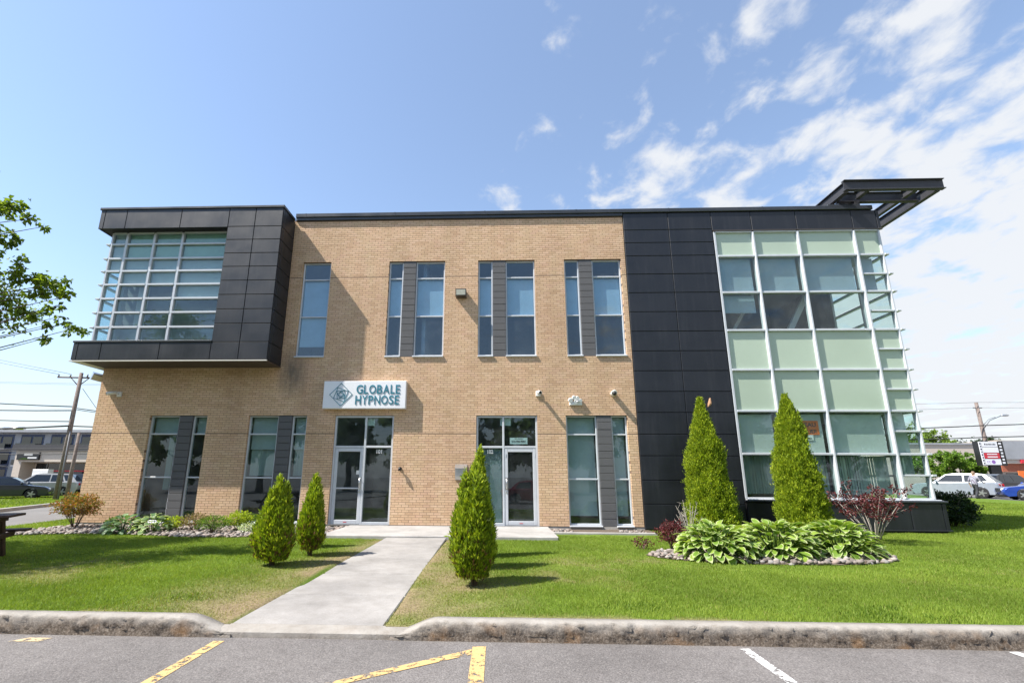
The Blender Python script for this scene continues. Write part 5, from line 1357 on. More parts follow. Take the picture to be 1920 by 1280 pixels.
# ------------------------------------------------------------------ trees
def tree(name, label, x, y, z, H, R, seed, nleaf, lsize, mat, cat='tree', group=None, trunk_h=0.3, squash=0.8, gap=0.5, nclump=26, pts=None, tr=None):
    """tapered trunk, limbs to leaf clumps spread through the crown"""
    q = np.random.default_rng(seed); root = empty(name, (x, y, z)); tag(root, label, cat, group)
    mb = MB(); tr = tr or 0.028 * H
    th = H * trunk_h
    mb.tube([(0, 0, -0.15), (0.02 * H * q.normal() * 0.3, 0, th), (0.01 * H, 0, H * 0.55), (0, 0, H * 0.85)], [tr * 1.25, tr * 0.9, tr * 0.5, tr * 0.12], 9)
    cl = []
    if pts is None:
        for k in range(nclump):
            d = rand_dirs(1, q)[0]; f = q.uniform(0.35, 0.95)
            c = np.array([d[0] * R * f, d[1] * R * f, th * 0.95 + (H - th) * (0.5 + 0.46 * d[2] * f)]); cl.append((c, R * q.uniform(0.24, 0.42)))
    else:
        for (p, r_) in pts: cl.append((np.array(p), r_))
    P = []; D = []
    tot = sum(r_ ** 2 for _, r_ in cl)
    for c, r_ in cl:
        zb = max(th * 0.75, min(H * 0.75, c[2] - math.hypot(c[0], c[1]) * 0.55)); b = Vector((0, 0, zb)); e = Vector(c)
        mid = b.lerp(e, 0.5) + Vector((q.normal() * 0.02 * H, q.normal() * 0.02 * H, 0.05 * H))
        mb.tube([tuple(b), tuple(mid), tuple(e)], [tr * 0.24, tr * 0.11, tr * 0.03], 5)
        m = max(8, int(nleaf * r_ ** 2 / tot)); ns = max(3, m // 55)
        dv = rand_dirs(ns, q) * (q.uniform(0.25, 1, (ns, 1)) ** 0.5) * np.array([r_, r_, r_ * squash])
        for s in dv:
            se = np.array(c) + s; mb.tube([tuple(c), tuple(se)], [tr * 0.045, tr * 0.015], 3, caps=False)
        # leaves gather round the twigs
        i = q.integers(0, ns, m); f = q.uniform(0.25, 1.12, m)[:, None]
        pp = np.array(c)[None] + dv[i] * f + q.normal(size=(m, 3)) * r_ * 0.13
        P.append(pp); D.append(dv[i] / (r_ + 1e-6) * 0.6 + q.normal(size=(m, 3)) * 0.8 + np.array([0, 0, -0.25]))
    P = np.concatenate(P); D = np.concatenate(D); D /= np.linalg.norm(D, axis=1, keepdims=True)
    S = lsize * q.uniform(0.6, 1.3, len(P)); V, F, T = leaf_quads(P, D, S, S * 0.62, 0.12, q)
    link_obj('crown', np_mesh('crown', V, F, mat, T), root); mb.build('trunk', M_BARK, root)
    return root
# the lawn tree whose branches hang in from the left: clumps given relative to the trunk
tx, ty = -12.6, -6.6
vis = [((-10.25, -6.0, 6.75), 0.4), ((-9.85, -6.1, 6.6), 0.34), ((-9.55, -6.0, 6.45), 0.22), ((-10.0, -6.2, 6.1), 0.36), ((-9.65, -6.0, 5.95), 0.27), ((-9.22, -6.0, 6.27), 0.13),
       ((-9.9, -6.2, 5.4), 0.36), ((-9.45, -6.1, 5.25), 0.36), ((-9.05, -6.0, 5.2), 0.34), ((-8.75, -6.0, 4.98), 0.28), ((-8.5, -6.0, 5.05), 0.13), ((-9.0, -5.9, 4.85), 0.3), ((-8.42, -6.0, 4.75), 0.22), ((-8.55, -6.0, 4.55), 0.17),
       ((-9.75, -6.2, 4.45), 0.28), ((-9.2, -6.1, 4.5), 0.26), ((-8.85, -6.1, 4.42), 0.22), ((-8.72, -6.0, 4.15), 0.18), ((-8.6, -6.0, 3.92), 0.17), ((-8.35, -6.1, 4.3), 0.12), ((-8.02, -6.0, 4.12), 0.22), ((-8.3, -6.0, 4.2), 0.1)]
vis = [((p[0] - tx, p[1] - ty, p[2] + 0.1), r_) for p, r_ in vis]
q = np.random.default_rng(77)
for k in range(40):
    d = rand_dirs(1, q)[0]; f = q.uniform(0.3, 1.0); c = (d[0] * 3.6 * f - 0.9, d[1] * 3.2 * f + 0.2, 5.6 + 2.4 * d[2] * f)
    wx, wy = c[0] + tx, c[1] + ty
    if wx > -1.02 * (wy + 14.418) - 1.35: continue
    vis.append((c, q.uniform(0.6, 1.05)))
tree('maple_tree', 'leafy tree whose branches hang into the left edge', tx, ty, float(gz(tx, ty)), 8.6, 3.8, 71, 52000, 0.095, M_MAPLE, pts=vis, tr=0.15, trunk_h=0.26)

# trees and parked cars behind the viewer, mirrored in the glass
for i, (x, y, H, R) in enumerate(((-34, -37, 12, 5.5), (-25, -36, 13, 5.5), (-17, -40, 14, 6.0), (-9, -36, 11.5, 5.0), (-2.5, -41, 14, 5.5), (4.5, -37, 11, 4.8), (11, -42, 14, 5.6), (19, -38, 12, 5.4), (28, -41, 14, 6), (37, -38, 12, 5.6), (47, -41, 13, 6))):
    tree('lot_tree', 'broad leafy tree mirrored in the ground floor glass', x, y, -0.27, H, R, 80 + i, 7000, 0.5, M_FARLEAF, group='trees mirrored in the glass', nclump=34, trunk_h=0.1)

# ------------------------------------------------------------------ picnic table
o = empty('picnic_table', (-9.32, -6.3, float(gz(-9.32, -6.3))), 0.5); tag(o, 'dark brown wooden picnic table at the left edge of the lawn', 'table')
for k in range(5):
    mb = MB(); mb.bbox(-0.9, 0.9, -0.35 + k * 0.142, -0.35 + k * 0.142 + 0.135, 0.745, 0.785, 0.006); mb.build('top_plank', M_WOODDARK, o)
for s in (-1, 1):
    for k in range(2):
        y = s * (0.62 + 0.145 * k); mb = MB(); mb.bbox(-0.9, 0.9, y - 0.068, y + 0.068, 0.44, 0.48, 0.006); mb.build('seat_plank', M_WOODDARK, o)
for x in (-0.62, 0.62):
    for s in (-1, 1):
        mb = MB(); v = [(x - 0.02, s * 0.3, 0.742), (x + 0.02, s * 0.3, 0.742), (x + 0.02, s * 0.16, 0.742), (x - 0.02, s * 0.16, 0.742), (x - 0.02, s * 0.72, -0.01), (x + 0.02, s * 0.72, -0.01), (x + 0.02, s * 0.58, -0.01), (x - 0.02, s * 0.58, -0.01)]
        mb.add(v, [(0, 1, 2, 3), (7, 6, 5, 4), (0, 4, 5, 1), (1, 5, 6, 2), (2, 6, 7, 3), (3, 7, 4, 0)]); mb.build('leg', M_WOODDARK, o)
    mb = MB(); mb.box(x + 0.021, x + 0.06, -0.78, 0.78, 0.35, 0.438); mb.box(x + 0.021, x + 0.06, -0.34, 0.34, 0.655, 0.743); mb.build('cross_beam', M_WOODDARK, o)

# ------------------------------------------------------------------ poles and wires
def pole(name, label, x, y, z, H, r, group=None, mat=None):
    o = empty(name, (x, y, z)); tag(o, label, 'utility pole', group)
    mb = MB(); mb.tube([(0, 0, -0.2), (0, 0, H * 0.5), (0, 0, H)], [r, r * 0.86, r * 0.68], 12); mb.build('shaft', mat or M_POLE, o); return o
p = pole('utility_pole', 'tall wooden utility pole with cross arms beyond the side street', -27.2, 15.0, -0.1, 8.0, 0.155)
mb = MB(); mb.tube([(-1.55, 0, 7.72), (1.0, 0, 7.66)], 0.05, 6); mb.tube([(-0.65, 0, 7.68), (-0.12, 0, 7.2)], 0.03, 5); mb.tube([(0.6, 0, 7.66), (0.12, 0, 7.25)], 0.03, 5); mb.build('cross_arm', M_WOODDARK, p)
for x in (-1.5, -0.7, 0.45, 0.95):
    mb = MB(); mb.tube([(x, 0, 7.72), (x, 0, 7.92)], [0.05, 0.035], 8); mb.build('insulator', M_WIREG, p)
mb = MB(); mb.tube([(0.2, -0.1, 0.0), (0.14, -0.1, 4.2)], 0.035, 6); mb.build('conduit', M_WIREG, p)
pole('utility_pole', 'short wooden stub pole beside the tall left pole', -26.45, 14.9, -0.1, 4.1, 0.12)
def wire(name, label, a, b, sag, r, group, mat=None):
    pts = [Vector(a).lerp(Vector(b), t) - Vector((0, 0, sag * 4 * t * (1 - t))) for t in np.linspace(0, 1, 13)]
    mb = MB(); mb.tube(pts, r, 5); o = mb.build(name, mat or M_WIRE); tag(o, label, 'wire', group); return o
WL = 'overhead wires at the left pole'
pl = (-27.2, 15.0)
for i, (x, z, dx, ez) in enumerate(((-28.7, 7.82, -28, 15.8), (-27.9, 7.82, -28, 16.0))):
    wire('overhead_wire', 'thin wire rising left from the pole cross arm', (x, pl[1], z), (x + dx, pl[1] - 3, ez - 1.5), 0.4, 0.014, WL, M_WIREG)
for z, z2, r_, lb_ in ((5.65, 8.2, 0.035, 'highest black cable running left from the tall pole'), (5.4, 6.9, 0.035, 'second black cable down running left from the tall pole'), (4.7, 6.6, 0.03, 'third black cable down running left from the tall pole'), (4.42, 4.8, 0.05, 'thickest and lowest black cable running left from the tall pole')):
    wire('overhead_wire', lb_, (pl[0], pl[1] - 0.2, z), (pl[0] - 26, pl[1] - 2, z2), 0.5, r_, WL)
for z, z2, r_, lb_ in ((5.6, 2.9, 0.03, 'upper cable dropping right from the tall pole behind the brick corner'), (5.5, 2.7, 0.02, 'thin cable beneath the upper one dropping right from the tall pole'), (4.45, 3.9, 0.04, 'lowest cable running right from the tall pole to the brick corner')):
    wire('overhead_wire', lb_, (pl[0], pl[1] + 0.2, z), (pl[0] + 16, pl[1] + 12, z2 + 1.6), 0.2, r_, WL)
for z in (7.45, 7.3): wire('overhead_wire', 'faint wire crossing the sky behind the left pole', (-90, 40, z + 6.0), (-20, 40, z + 4.4), 0.4, 0.02, WL, M_WIREG)
for z, lb_ in ((3.3, 'top one of the three low cables before the beige shops'), (3.1, 'middle one of the three low cables before the beige shops'), (2.85, 'bottom one of the three low cables before the beige shops')): wire('overhead_wire', lb_, (-60, 24, z + 0.4), (-28, 24, z + 0.35), 0.2, 0.03, WL)
wire('guy_wire', 'steel guy wire slanting from the tall left pole', (-27.1, 15.2, 6.9), (-24.3, 17.2, 2.2), 0.0, 0.016, WL, M_WIREG)
o = MB(); o.tube([(-31.6, 15.0, 4.28), (-30.2, 15.0, 4.28)], [0.1, 0.1], 8); o = o.build('splice_case', M_STAINLESS); tag(o, 'grey splice case hanging on the lowest cable', 'splice case')
# right-hand pole with street lamp
p = pole('utility_pole', 'grey utility pole with lamp arm behind the shop sign', 58.4, 45.0, 0.12, 10.4, 0.24)
mb = MB(); mb.tube([(-0.5, 0, 9.75), (0.55, 0, 9.75)], 0.06, 6); mb.build('cross_arm', M_WOODDARK, p)
mb = MB(); mb.tube([(0.15, 0, 7.2), (1.0, -0.1, 8.2), (2.3, -0.2, 8.75)], 0.05, 6); mb.tube([(0.15, 0, 7.6), (0.9, -0.1, 8.35), (1.7, -0.15, 8.6)], 0.035, 5); mb.build('lamp_arm', M_WIREG, p)
mb = MB(); mb.ball((2.75, -0.25, 8.8), (0.5, 0.22, 0.13)); mb.build('lamp_head', M_STAINLESS, p)
WR = 'overhead wires at the right pole'
for (z0, z1, z2, r_), lb_ in zip(((7.2, 7.7, 8.4, 0.06), (5.95, 6.3, 6.85, 0.06), (10.35, 10.5, 10.45, 0.02), (9.6, 9.85, 9.7, 0.02)), ('upper thick cable', 'lower thick cable', 'topmost thin wire', 'second thin wire')):
    wire('overhead_wire', lb_ + ' strung left of the right pole', (40, 45, z0), (58.4, 44.7, z1), 0.12, r_, WR, M_WIRE if r_ > 0.03 else M_WIREG)
    wire('overhead_wire', lb_ + ' strung right of the right pole', (58.4, 44.7, z1), (80, 45, z2 + 0.5), 0.15, r_, WR, M_WIRE if r_ > 0.03 else M_WIREG)

# ------------------------------------------------------------------ far buildings, left
o = empty('shop_building', (-44, 36, -0.16)); tag(o, 'low beige shop row with dark roof edge and black sign', 'building')
mb = MB(); mb.box(-8.1, 10, 0.0, 12, 2.95, 4.15); mb.box(-8.1, -7.3, 0.0, 12, 0, 2.949); mb.box(-8.1, 10, 1.6, 12, 0, 2.948); mb.build('wall', M_BEIGE, o)
mb = MB(); mb.box(-8.4, 10, -0.25, 12.2, 4.151, 4.75); mb.build('roof_edge', M_DKROOF, o)
x = -7.0
while x < 9:
    mb = MB(); mb.box(x, x + 1.3, 1.5, 1.58, 0.4, 2.8); mb.build('shop_window', M_CARGLASS, o); x += 1.42
mb = MB(); mb.box(-7.2, 9.5, 1.45, 1.49, 1.95, 2.08); mb.build('red_stripe', M_RED, o)
mb = MB(); mb.bbox(-7.75, -5.3, -0.2, -0.01, 3.15, 3.9, 0.02); s_ = mb.build('shop_sign', M_DARKP, o)
mb = MB(); mb.box(-6.95, -6.0, -0.205, -0.201, 3.62, 3.8); mb.build('sign_print', M_WHITEP, s_); mb = MB(); mb.box(-6.5, -5.5, -0.205, -0.201, 3.3, 3.44); mb.build('sign_print', M_WHITEP, s_)
mb = MB(); v = [(-7.5 + 1.2 * t, -0.205, 3.2 + 0.16 * math.sin(math.pi * t)) for t in np.linspace(0, 1, 7)]; mb.add(v, [tuple(range(7))]); mb.build('sign_print', M_GREENLEAF, s_)
apt = empty('apartment_building', (-90, 75, -0.16)); tag(apt, 'long grey and navy apartment block with balconies at the far left', 'building')
mb = MB(); mb.box(-40, 40, 0.3, 16, 0, 9.6); mb.build('wall', M_APT, apt)
mb = MB(); mb.box(-40.4, 40.4, -0.9, 16.4, 9.61, 10.1); mb.build('roof', M_APT, apt)
wm1 = MB(); wm1.box(-0.9, 0.9, -0.06, 0.02, -1.0, 1.0); WME = wm1.mesh('window', M_CARGLASS)
bm1 = MB(); bm1.box(-2.0, 2.0, -1.3, -0.02, -0.1, 0.1); BME = bm1.mesh('balcony', M_APT)
rm1 = MB(); rm1.box(-2.0, 2.0, -1.3, -1.26, 0.1, 1.1); 
RME = rm1.mesh('railing', M_CARGLASS)
nv = MB(); nv.box(-2.3, 2.3, -0.03, 0.1, -1.45, 1.45); NME = nv.mesh('recess', M_APTBLUE)
for fl in range(3):
    for k in range(-6, 7):
        zc_ = 1.6 + fl * 3.1; xc = k * 6.0
        r_ = link_obj('recess', NME, apt); r_.location = (xc, 0.27, zc_)
        for dx in (-1.1, 1.1):
            w_ = link_obj('window', WME, r_); w_.location = (dx, -0.04, 0)
        if fl or True:
            b_ = link_obj('balcony', BME, apt); b_.location = (xc, 0.3, zc_ - 1.4); e_ = link_obj('railing', RME, b_)
tree('street_tree', 'dark hedge tree beside the beige shops', -60, 36, -0.16, 2.6, 2.2, 91, 2500, 0.3, M_FARLEAF, nclump=12)
o = empty('ice_freezer', (-47.2, 34.5, -0.16)); o.scale = (0.62, 0.62, 1.0); tag(o, 'white double door freezer before the beige shops', 'freezer')
mb = MB(); mb.bbox(-1.35, 1.35, -0.5, 0.5, 0, 2.15, 0.03); mb.build('cabinet', M_WHITEP, o)
for sx in (-1, 1):
    mb = MB(); mb.bbox(sx * 0.66 - 0.6, sx * 0.66 + 0.6, -0.54, -0.502, 0.2, 1.7, 0.01); d_ = mb.build('door', M_SIGNW, o)
    mb = MB(); mb.box(sx * 0.66 - 0.3, sx * 0.66 + 0.3, -0.545, -0.541, 1.1, 1.4); mb.build('door_print', M_BLUEBOARD, d_)

# ------------------------------------------------------------------ far right
o = empty('shop_building', (72, 60, 0.12)); tag(o, 'tan commercial building with red brick band and blue board at the right', 'building')
mb = MB(); mb.box(-14, 2.5, 0, 20, 0, 6.3); mb.box(2.51, 30, -0.4, 20, 3.6, 7.0); mb.box(2.51, 30, 0.2, 20, 0, 2.4); mb.build('wall', M_BEIGE, o)
mb = MB(); mb.box(2.52, 30, -0.1, 0.19, 2.41, 3.59); mb.build('brick_band', M_REDBAND, o)
mb = MB(); mb.box(2.9, 7.3, -0.55, -0.41, 4.2, 6.9); mb.build('grey_panel', M_APT, o)
mb = MB(); mb.box(6.6, 14, -0.62, -0.56, 4.4, 6.6); mb.build('blue_board', M_BLUEBOARD, o)
mb = MB(); mb.box(5.0, 7.0, -0.6, -0.41, 3.65, 4.15); mb.build('red_sign', M_RED, o)
mb = MB(); mb.box(-14.2, 2.6, -0.15, 20, 6.31, 6.6); mb.build('roof_edge', M_APT, o)
for k in range(6): mb = MB(); mb.box(3.2 + k * 2.2, 5.1 + k * 2.2, 0.12, 0.19, 0.3, 2.2); mb.build('shop_window', M_CARGLASS, o)
o = empty('plaza_sign', (53.6, 40, 0.12)); tag(o, 'tall plaza pylon sign with white, red and purple tenant boards', 'sign')
mb = MB(); mb.box(-1.1, 1.5, -0.16, 0.5, 2.75, 5.35); mb.build('cabinet', M_DARKP, o)
mb = MB(); mb.box(-0.2, 0.9, 0.0, 0.3, 0, 2.749); mb.build('post', M_DARKP, o)
for k, (z0_, z1_, m_) in enumerate(((4.75, 5.3, M_SIGNW), (4.12, 4.7, M_SIGNW), (3.84, 4.07, M_RED), (3.52, 3.8, M_RED), (2.82, 3.44, M_SIGNW))):
    mb = MB(); mb.box(-0.75, 0.85, -0.2, -0.161, z0_, z1_); b_ = mb.build('tenant_board', m_, o)
    if k == 0:
        for j in range(8): mb = MB(); mb.box(-0.5 + j * 0.15, -0.5 + j * 0.15 + 0.1, -0.206, -0.201, 4.93, 5.1 - 0.03 * (j % 3)); mb.build('board_print', M_INK, b_)
    if k == 2: mb = MB(); mb.box(-0.45, 0.6, -0.205, -0.201, 3.9, 4.0); mb.build('board_print', M_SIGNW, b_)
    if k == 3: mb = MB(); mb.box(-0.45, 0.6, -0.205, -0.201, 3.6, 3.72); mb.build('board_print', M_SIGNW, b_)
    if k == 4:
        mb = MB(); mb.tube([(0.05, -0.201, 3.13), (0.05, -0.206, 3.13)], 0.2, 12); mb.build('board_print', M_PURPLE, b_); text_obj('board_text', 'CC', 0.22, 0.004, M_PURPLE, (-0.65, -0.203, 3.02), b_, 0.4)
mb = MB(); mb.box(-1.09, -0.8, -0.2, -0.161, 2.8, 5.3); b_ = mb.build('side_board', M_SIGNW, o)
for k in range(8): mb = MB(); mb.box(-1.02 + 0.03 * (k % 2), -0.87, -0.206, -0.201, 5.0 - k * 0.3, 5.16 - k * 0.3); mb.build('letter_print', M_INK, b_)
mb = MB(); mb.box(0.92, 1.45, -0.18, -0.161, 2.8, 5.3); b_ = mb.build('side_board', M_DARKP, o)
for k in range(7): mb = MB(); mb.box(1.0 + 0.06 * (k % 2), 1.28, -0.186, -0.181, 5.0 - k * 0.34, 5.18 - k * 0.34); mb.build('letter_print', M_SIGNW, b_)
for i, (x, y, H, R, s, lab) in enumerate(((75, 72, 11.0, 5.0, 101, 'tall airy green tree above the tan building'), (79.5, 74, 8.6, 3.2, 102, 'lower tree right of the tall airy tree'), (91, 78, 9.6, 6.0, 103, 'dark tree crown behind the right pole'), (88, 84, 9.4, 5, 104, 'distant dark tree crown beside the plaza sign'))):
    tree('far_tree', lab, x, y, 0.1, H, R, s, 6000, 0.42, M_FARLEAF if i < 2 else M_DKLEAF, group='trees at the far right', nclump=24, trunk_h=0.15)
for i, (x, y, H, R) in enumerate(((49.4, 43.5, 4.6, 1.9), (51.6, 43.0, 5.2, 2.0), (53.6, 43.8, 4.8, 1.8), (55.6, 44, 4.4, 1.7))):
    tree('bushy_tree', ('rounded bushy tree behind the white car at the glass corner', 'tallest rounded bushy tree behind the white car', 'rounded bushy tree directly left of the plaza sign', 'bushy tree partly behind the plaza sign')[i], x, y, 0.1, H, R, 110 + i, 5200, 0.22, M_GREENLEAF, group='bushy trees behind the white car', nclump=20, trunk_h=0.12)
o = MB(); o.box(-0.45, 0.45, -0.03, 0.03, 0.9, 2.1, 0); o.box(-0.04, 0.04, -0.02, 0.02, 0.0, 0.9, 1); o = o.build('sidewalk_sign', [M_ORANGE, M_WHITEP]); o.location = (50.4, 34.0, 0.12); tag(o, 'orange sign board beside the black car', 'sign')

# ------------------------------------------------------------------ cars
CARP = {}
def paint(name, col, metal=0.3):
    if name not in CARP:
        m, nt, b = mat_new('car_paint_' + name); b.inputs['Base Color'].default_value = (*col, 1); b.inputs['Roughness'].default_value = 0.28; b.inputs['Metallic'].default_value = metal
        b.inputs['Coat Weight'].default_value = 1.0; b.inputs['Coat Roughness'].default_value = 0.03
        gm = nt.nodes.new('ShaderNodeNewGeometry'); link(nt, mixc(nt, 1.0, (*col, 1), ramp(nt, noise(nt, gm.outputs['Position'], 2.0, 4), [(0.3, (0.88, 0.88, 0.88)), (0.7, (1.05, 1.05, 1.05))]), 'MULTIPLY'), b.inputs['Base Color'])
        CARP[name] = m
    return CARP[name]
def arc(cx, cz, r, a0, a1, n): return [(cx + r * math.cos(a0 + (a1 - a0) * i / n), cz + r * math.sin(a0 + (a1 - a0) * i / n)) for i in range(n + 1)]
WHEEL = {}
def wheel_meshes(r):
    if r in WHEEL: return WHEEL[r]
    t = MB(); n = 22; prof = [(-0.10, r * 0.66), (-0.11, r * 0.9), (-0.08, r), (0.08, r), (0.11, r * 0.9), (0.10, r * 0.66)]
    for i in range(n):
        for (yy, rr) in prof: t.v.append((rr * math.cos(i * 2 * math.pi / n), yy, rr * math.sin(i * 2 * math.pi / n)))
    m = len(prof)
    for i in range(n):
        for k in range(m - 1): t.f.append((i * m + k, ((i + 1) % n) * m + k, ((i + 1) % n) * m + k + 1, i * m + k + 1)); t.mi.append(0); t.sm.append(True)
    rim = MB(); rr = r * 0.67
    rim.tube([(0, -0.085, 0), (0, 0.085, 0)], rr, 20, 1); rim.tube([(0, -0.10, 0), (0, -0.0855, 0)], r * 0.15, 10)
    for k in range(5):
        a = k * 2 * math.pi / 5; c, s = math.cos(a), math.sin(a); w = 0.05
        rim.add([(-s * w, -0.098, c * w), (s * w, -0.098, -c * w), (c * rr + s * w * 0.7, -0.09, s * rr - c * w * 0.7), (c * rr - s * w * 0.7, -0.09, s * rr + c * w * 0.7)], [(0, 1, 2, 3)])
    WHEEL[r] = (t.mesh('tyre', M_RUBBER), rim.mesh('rim', [M_RIM, M_RUBBER])); return WHEEL[r]
def car(label, x, y, z, head, kind, col, pname, cat='car', group=None, metal=0.3):
    """nose along local +X; heading in radians"""
    suv = kind == 'suv'; L = 4.6 if suv else 4.65; W = 1.84; r = 0.36 if suv else 0.325; hgt = 1.69 if suv else 1.45
    root = empty('parked_car', (x, y, z), head); tag(root, label, cat, group); P = paint(pname, col, metal)
    xf, xr = L / 2, -L / 2; fx, rx = xf - 0.9, xr + 0.88; belt = 1.03 if suv else 0.92; hood = 0.98 if suv else 0.83; sill_ = 0.26; ar = r + 0.06
    pts = [(xr + 0.06, 0.36), (xr + 0.12, 0.24), (rx - ar, sill_)] + arc(rx, r, ar, math.pi, 0, 10)[1:-1] + [(rx + ar, sill_), (fx - ar, sill_)] + arc(fx, r, ar, math.pi, 0, 10)[1:-1] + [(fx + ar, sill_), (xf - 0.14, 0.22), (xf - 0.03, 0.34), (xf, 0.55), (xf - 0.06, hood - 0.16), (xf - 0.26, hood - 0.04)]
    pts += [(xf - 0.75, hood + 0.02), (xf - 1.25, belt + 0.0)]
    if suv: pts += [(xr + 0.12, belt + 0.06), (xr + 0.02, belt - 0.1), (xr, 0.62)]
    else: pts += [(xr + 0.95, belt + 0.05), (xr + 0.12, belt + 0.04), (xr + 0.02, belt - 0.12), (xr, 0.6)]
    cxm = sum(p[0] for p in pts) / len(pts); czm = 0.62
    def layer(yy, k): return [(cxm + (px_ - cxm) * (1 - 0.03 * k), yy, czm + (pz - czm) * (1 - 0.1 * k) if pz > 0.5 else pz) for px_, pz in pts]
    bm = bmesh.new(); rings = []
    for yy, k in ((-W / 2, 1.0), (-W / 2 + 0.035, 0.45), (-W / 2 + 0.12, 0.0), (W / 2 - 0.12, 0.0), (W / 2 - 0.035, 0.45), (W / 2, 1.0)): rings.append([bm.verts.new(v) for v in layer(yy, k)])
    n = len(pts)
    for a_, b_ in zip(rings[:-1], rings[1:]):
        for i in range(n): f = bm.faces.new((a_[i], a_[(i + 1) % n], b_[(i + 1) % n], b_[i])); f.smooth = True
    bm.faces.new(rings[0]); bm.faces.new(rings[-1][::-1]); bmesh.ops.recalc_face_normals(bm, faces=bm.faces)
    me = bpy.data.meshes.new('body'); bm.to_mesh(me); bm.free(); me.materials.append(P); body = link_obj('body', me, root)
    # greenhouse
    if suv: g_ = [(xf - 1.2, belt - 0.02), (xf - 1.95, hgt - 0.1), (xf - 2.4, hgt - 0.01), (xr + 0.95, hgt - 0.03), (xr + 0.55, hgt - 0.12), (xr + 0.1, belt + 0.03)]
    else: g_ = [(xf - 1.15, belt - 0.02), (xf - 2.0, hgt - 0.08), (xf - 2.35, hgt), (xr + 1.55, hgt - 0.02), (xr + 1.15, hgt - 0.1), (xr + 0.55, belt + 0.02)]
    def hw(zz): return W / 2 - 0.05 - 0.33 * max(0, (zz - belt)) / (hgt - belt) * 0.85
    mb = MB(); m = len(g_)
    v = [(px_, -hw(pz), pz) for px_, pz in g_] + [(px_, hw(pz), pz) for px_, pz in g_]
    mb.add(v, [tuple(range(m))[::-1], tuple(range(m, 2 * m))] + [(i, (i + 1) % m, m + (i + 1) % m, m + i) for i in range(m)])
    cabin = mb.build('cabin', P, root)
    for p_ in cabin.data.polygons: p_.use_smooth = False
    def glass(q4, off, nm='window'):
        mb = MB(); mb.add([tuple(Vector(p_) + Vector(off)) for p_ in q4], [tuple(range(len(q4)))]); return mb.build(nm, M_CARGLASS, cabin)
    zt = hgt - 0.12; zb_ = belt + 0.07
    fx0 = g_[0][0]; fx1 = g_[1][0]; slope = lambda zz: fx0 + (fx1 - fx0) * (zz - g_[0][1]) / (g_[1][1] - g_[0][1])
    rs = lambda zz: g_[5][0] + (g_[4][0] - g_[5][0]) * (zz - g_[5][1]) / (g_[4][1] - g_[5][1])
    for s in (-1, 1):
        bp = (fx0 + g_[5][0]) / 2 - 0.05
        for a_, b_ in ((None, bp - (-0.03)), (bp - 0.03, None)):
            if a_ is None: q4 = [(slope(zb_) - 0.16, zb_), (slope(zt) - 0.1, zt), (bp + 0.04, zt), (bp + 0.04, zb_)]
            else: q4 = [(bp - 0.04, zb_), (bp - 0.04, zt), (rs(zt) + (0.55 if suv else 0.1), zt), (rs(zb_) + (0.75 if suv else 0.3), zb_)]
            glass([(px_, s * hw(pz), pz) for px_, pz in q4], (0, s * 0.008, 0))
        if suv: glass([(px_, s * hw(pz), pz) for px_, pz in [(rs(zb_) + 0.66, zb_ + 0.04), (rs(zt) + 0.47, zt), (rs(zt) + 0.2, zt), (rs(zb_) + 0.35, zb_ + 0.08)]], (0, s * 0.008, 0))
    glass([(slope(zb_ - 0.03), -hw(zb_) + 0.1, zb_ - 0.03), (slope(zb_ - 0.03), hw(zb_) - 0.1, zb_ - 0.03), (slope(zt + 0.01), hw(zt) - 0.09, zt + 0.01), (slope(zt + 0.01), -hw(zt) + 0.09, zt + 0.01)], (0.009, 0, 0.009), 'windscreen')
    glass([(rs(zb_), -hw(zb_) + 0.12, zb_), (rs(zb_), hw(zb_) - 0.12, zb_), (rs(zt), hw(zt) - 0.1, zt), (rs(zt), -hw(zt) + 0.1, zt)], (-0.009, 0, 0.009), 'rear_window')
    ty_, ri_ = wheel_meshes(r)
    for wx in (fx, rx):
        for s in (-1, 1):
            t_ = link_obj('wheel', ty_, root); t_.location = (wx, s * (W / 2 - 0.1), r); t_.rotation_euler = (0, 0, 0 if s < 0 else math.pi); link_obj('rim', ri_, t_)
    for s in (-1, 1):
        mb = MB(); mb.bbox(-0.24, 0.24, -0.06, 0.05, -0.075, 0.075, 0.03); h_ = mb.build('headlight', M_HLIGHT, root); h_.location = (xf - 0.11, s * (W / 2 - 0.3), hood - 0.2); h_.rotation_euler = (0, 0, math.pi / 2 + s * 0.35)
        mb = MB(); mb.bbox(-0.2, 0.2, -0.05, 0.05, -0.08, 0.08, 0.03); h_ = mb.build('tail_light', M_TLIGHT, root); h_.location = (xr + 0.06, s * (W / 2 - 0.27), belt - 0.14); h_.rotation_euler = (0, 0, -math.pi / 2 - s * 0.35)
        mb = MB(); mb.ball((0, 0, 0), (0.09, 0.12, 0.08), 8, 6); h_ = mb.build('mirror', P, root); h_.location = (slope(belt) - 0.25, s * (W / 2 + 0.08), belt + 0.1)
    mb = MB(); mb.bbox(-0.5, 0.5, -0.03, 0.02, -0.13, 0.13, 0.03); h_ = mb.build('grille', M_DARKP, root); h_.location = (xf - 0.01, 0, 0.6); h_.rotation_euler = (0, 0, math.pi / 2)
    for k in range(3): mb = MB(); mb.box(-0.46, 0.46, -0.045, -0.031, -0.08 + k * 0.07, -0.055 + k * 0.07); mb.build('grille_bar', M_CHROME, h_)
    mb = MB(); mb.box(xr + 0.02, xf - 0.02, -W / 2 + 0.07, W / 2 - 0.07, 0.2, 0.3); mb.build('underbody', M_DARKP, root)
    mb = MB(); mb.box(-0.2, 0.2, -0.012, 0.0, -0.06, 0.06); h_ = mb.build('number_plate', M_SIGNW, root); h_.location = (xr - 0.004, 0, 0.72); h_.rotation_euler = (0, 0, -math.pi / 2)
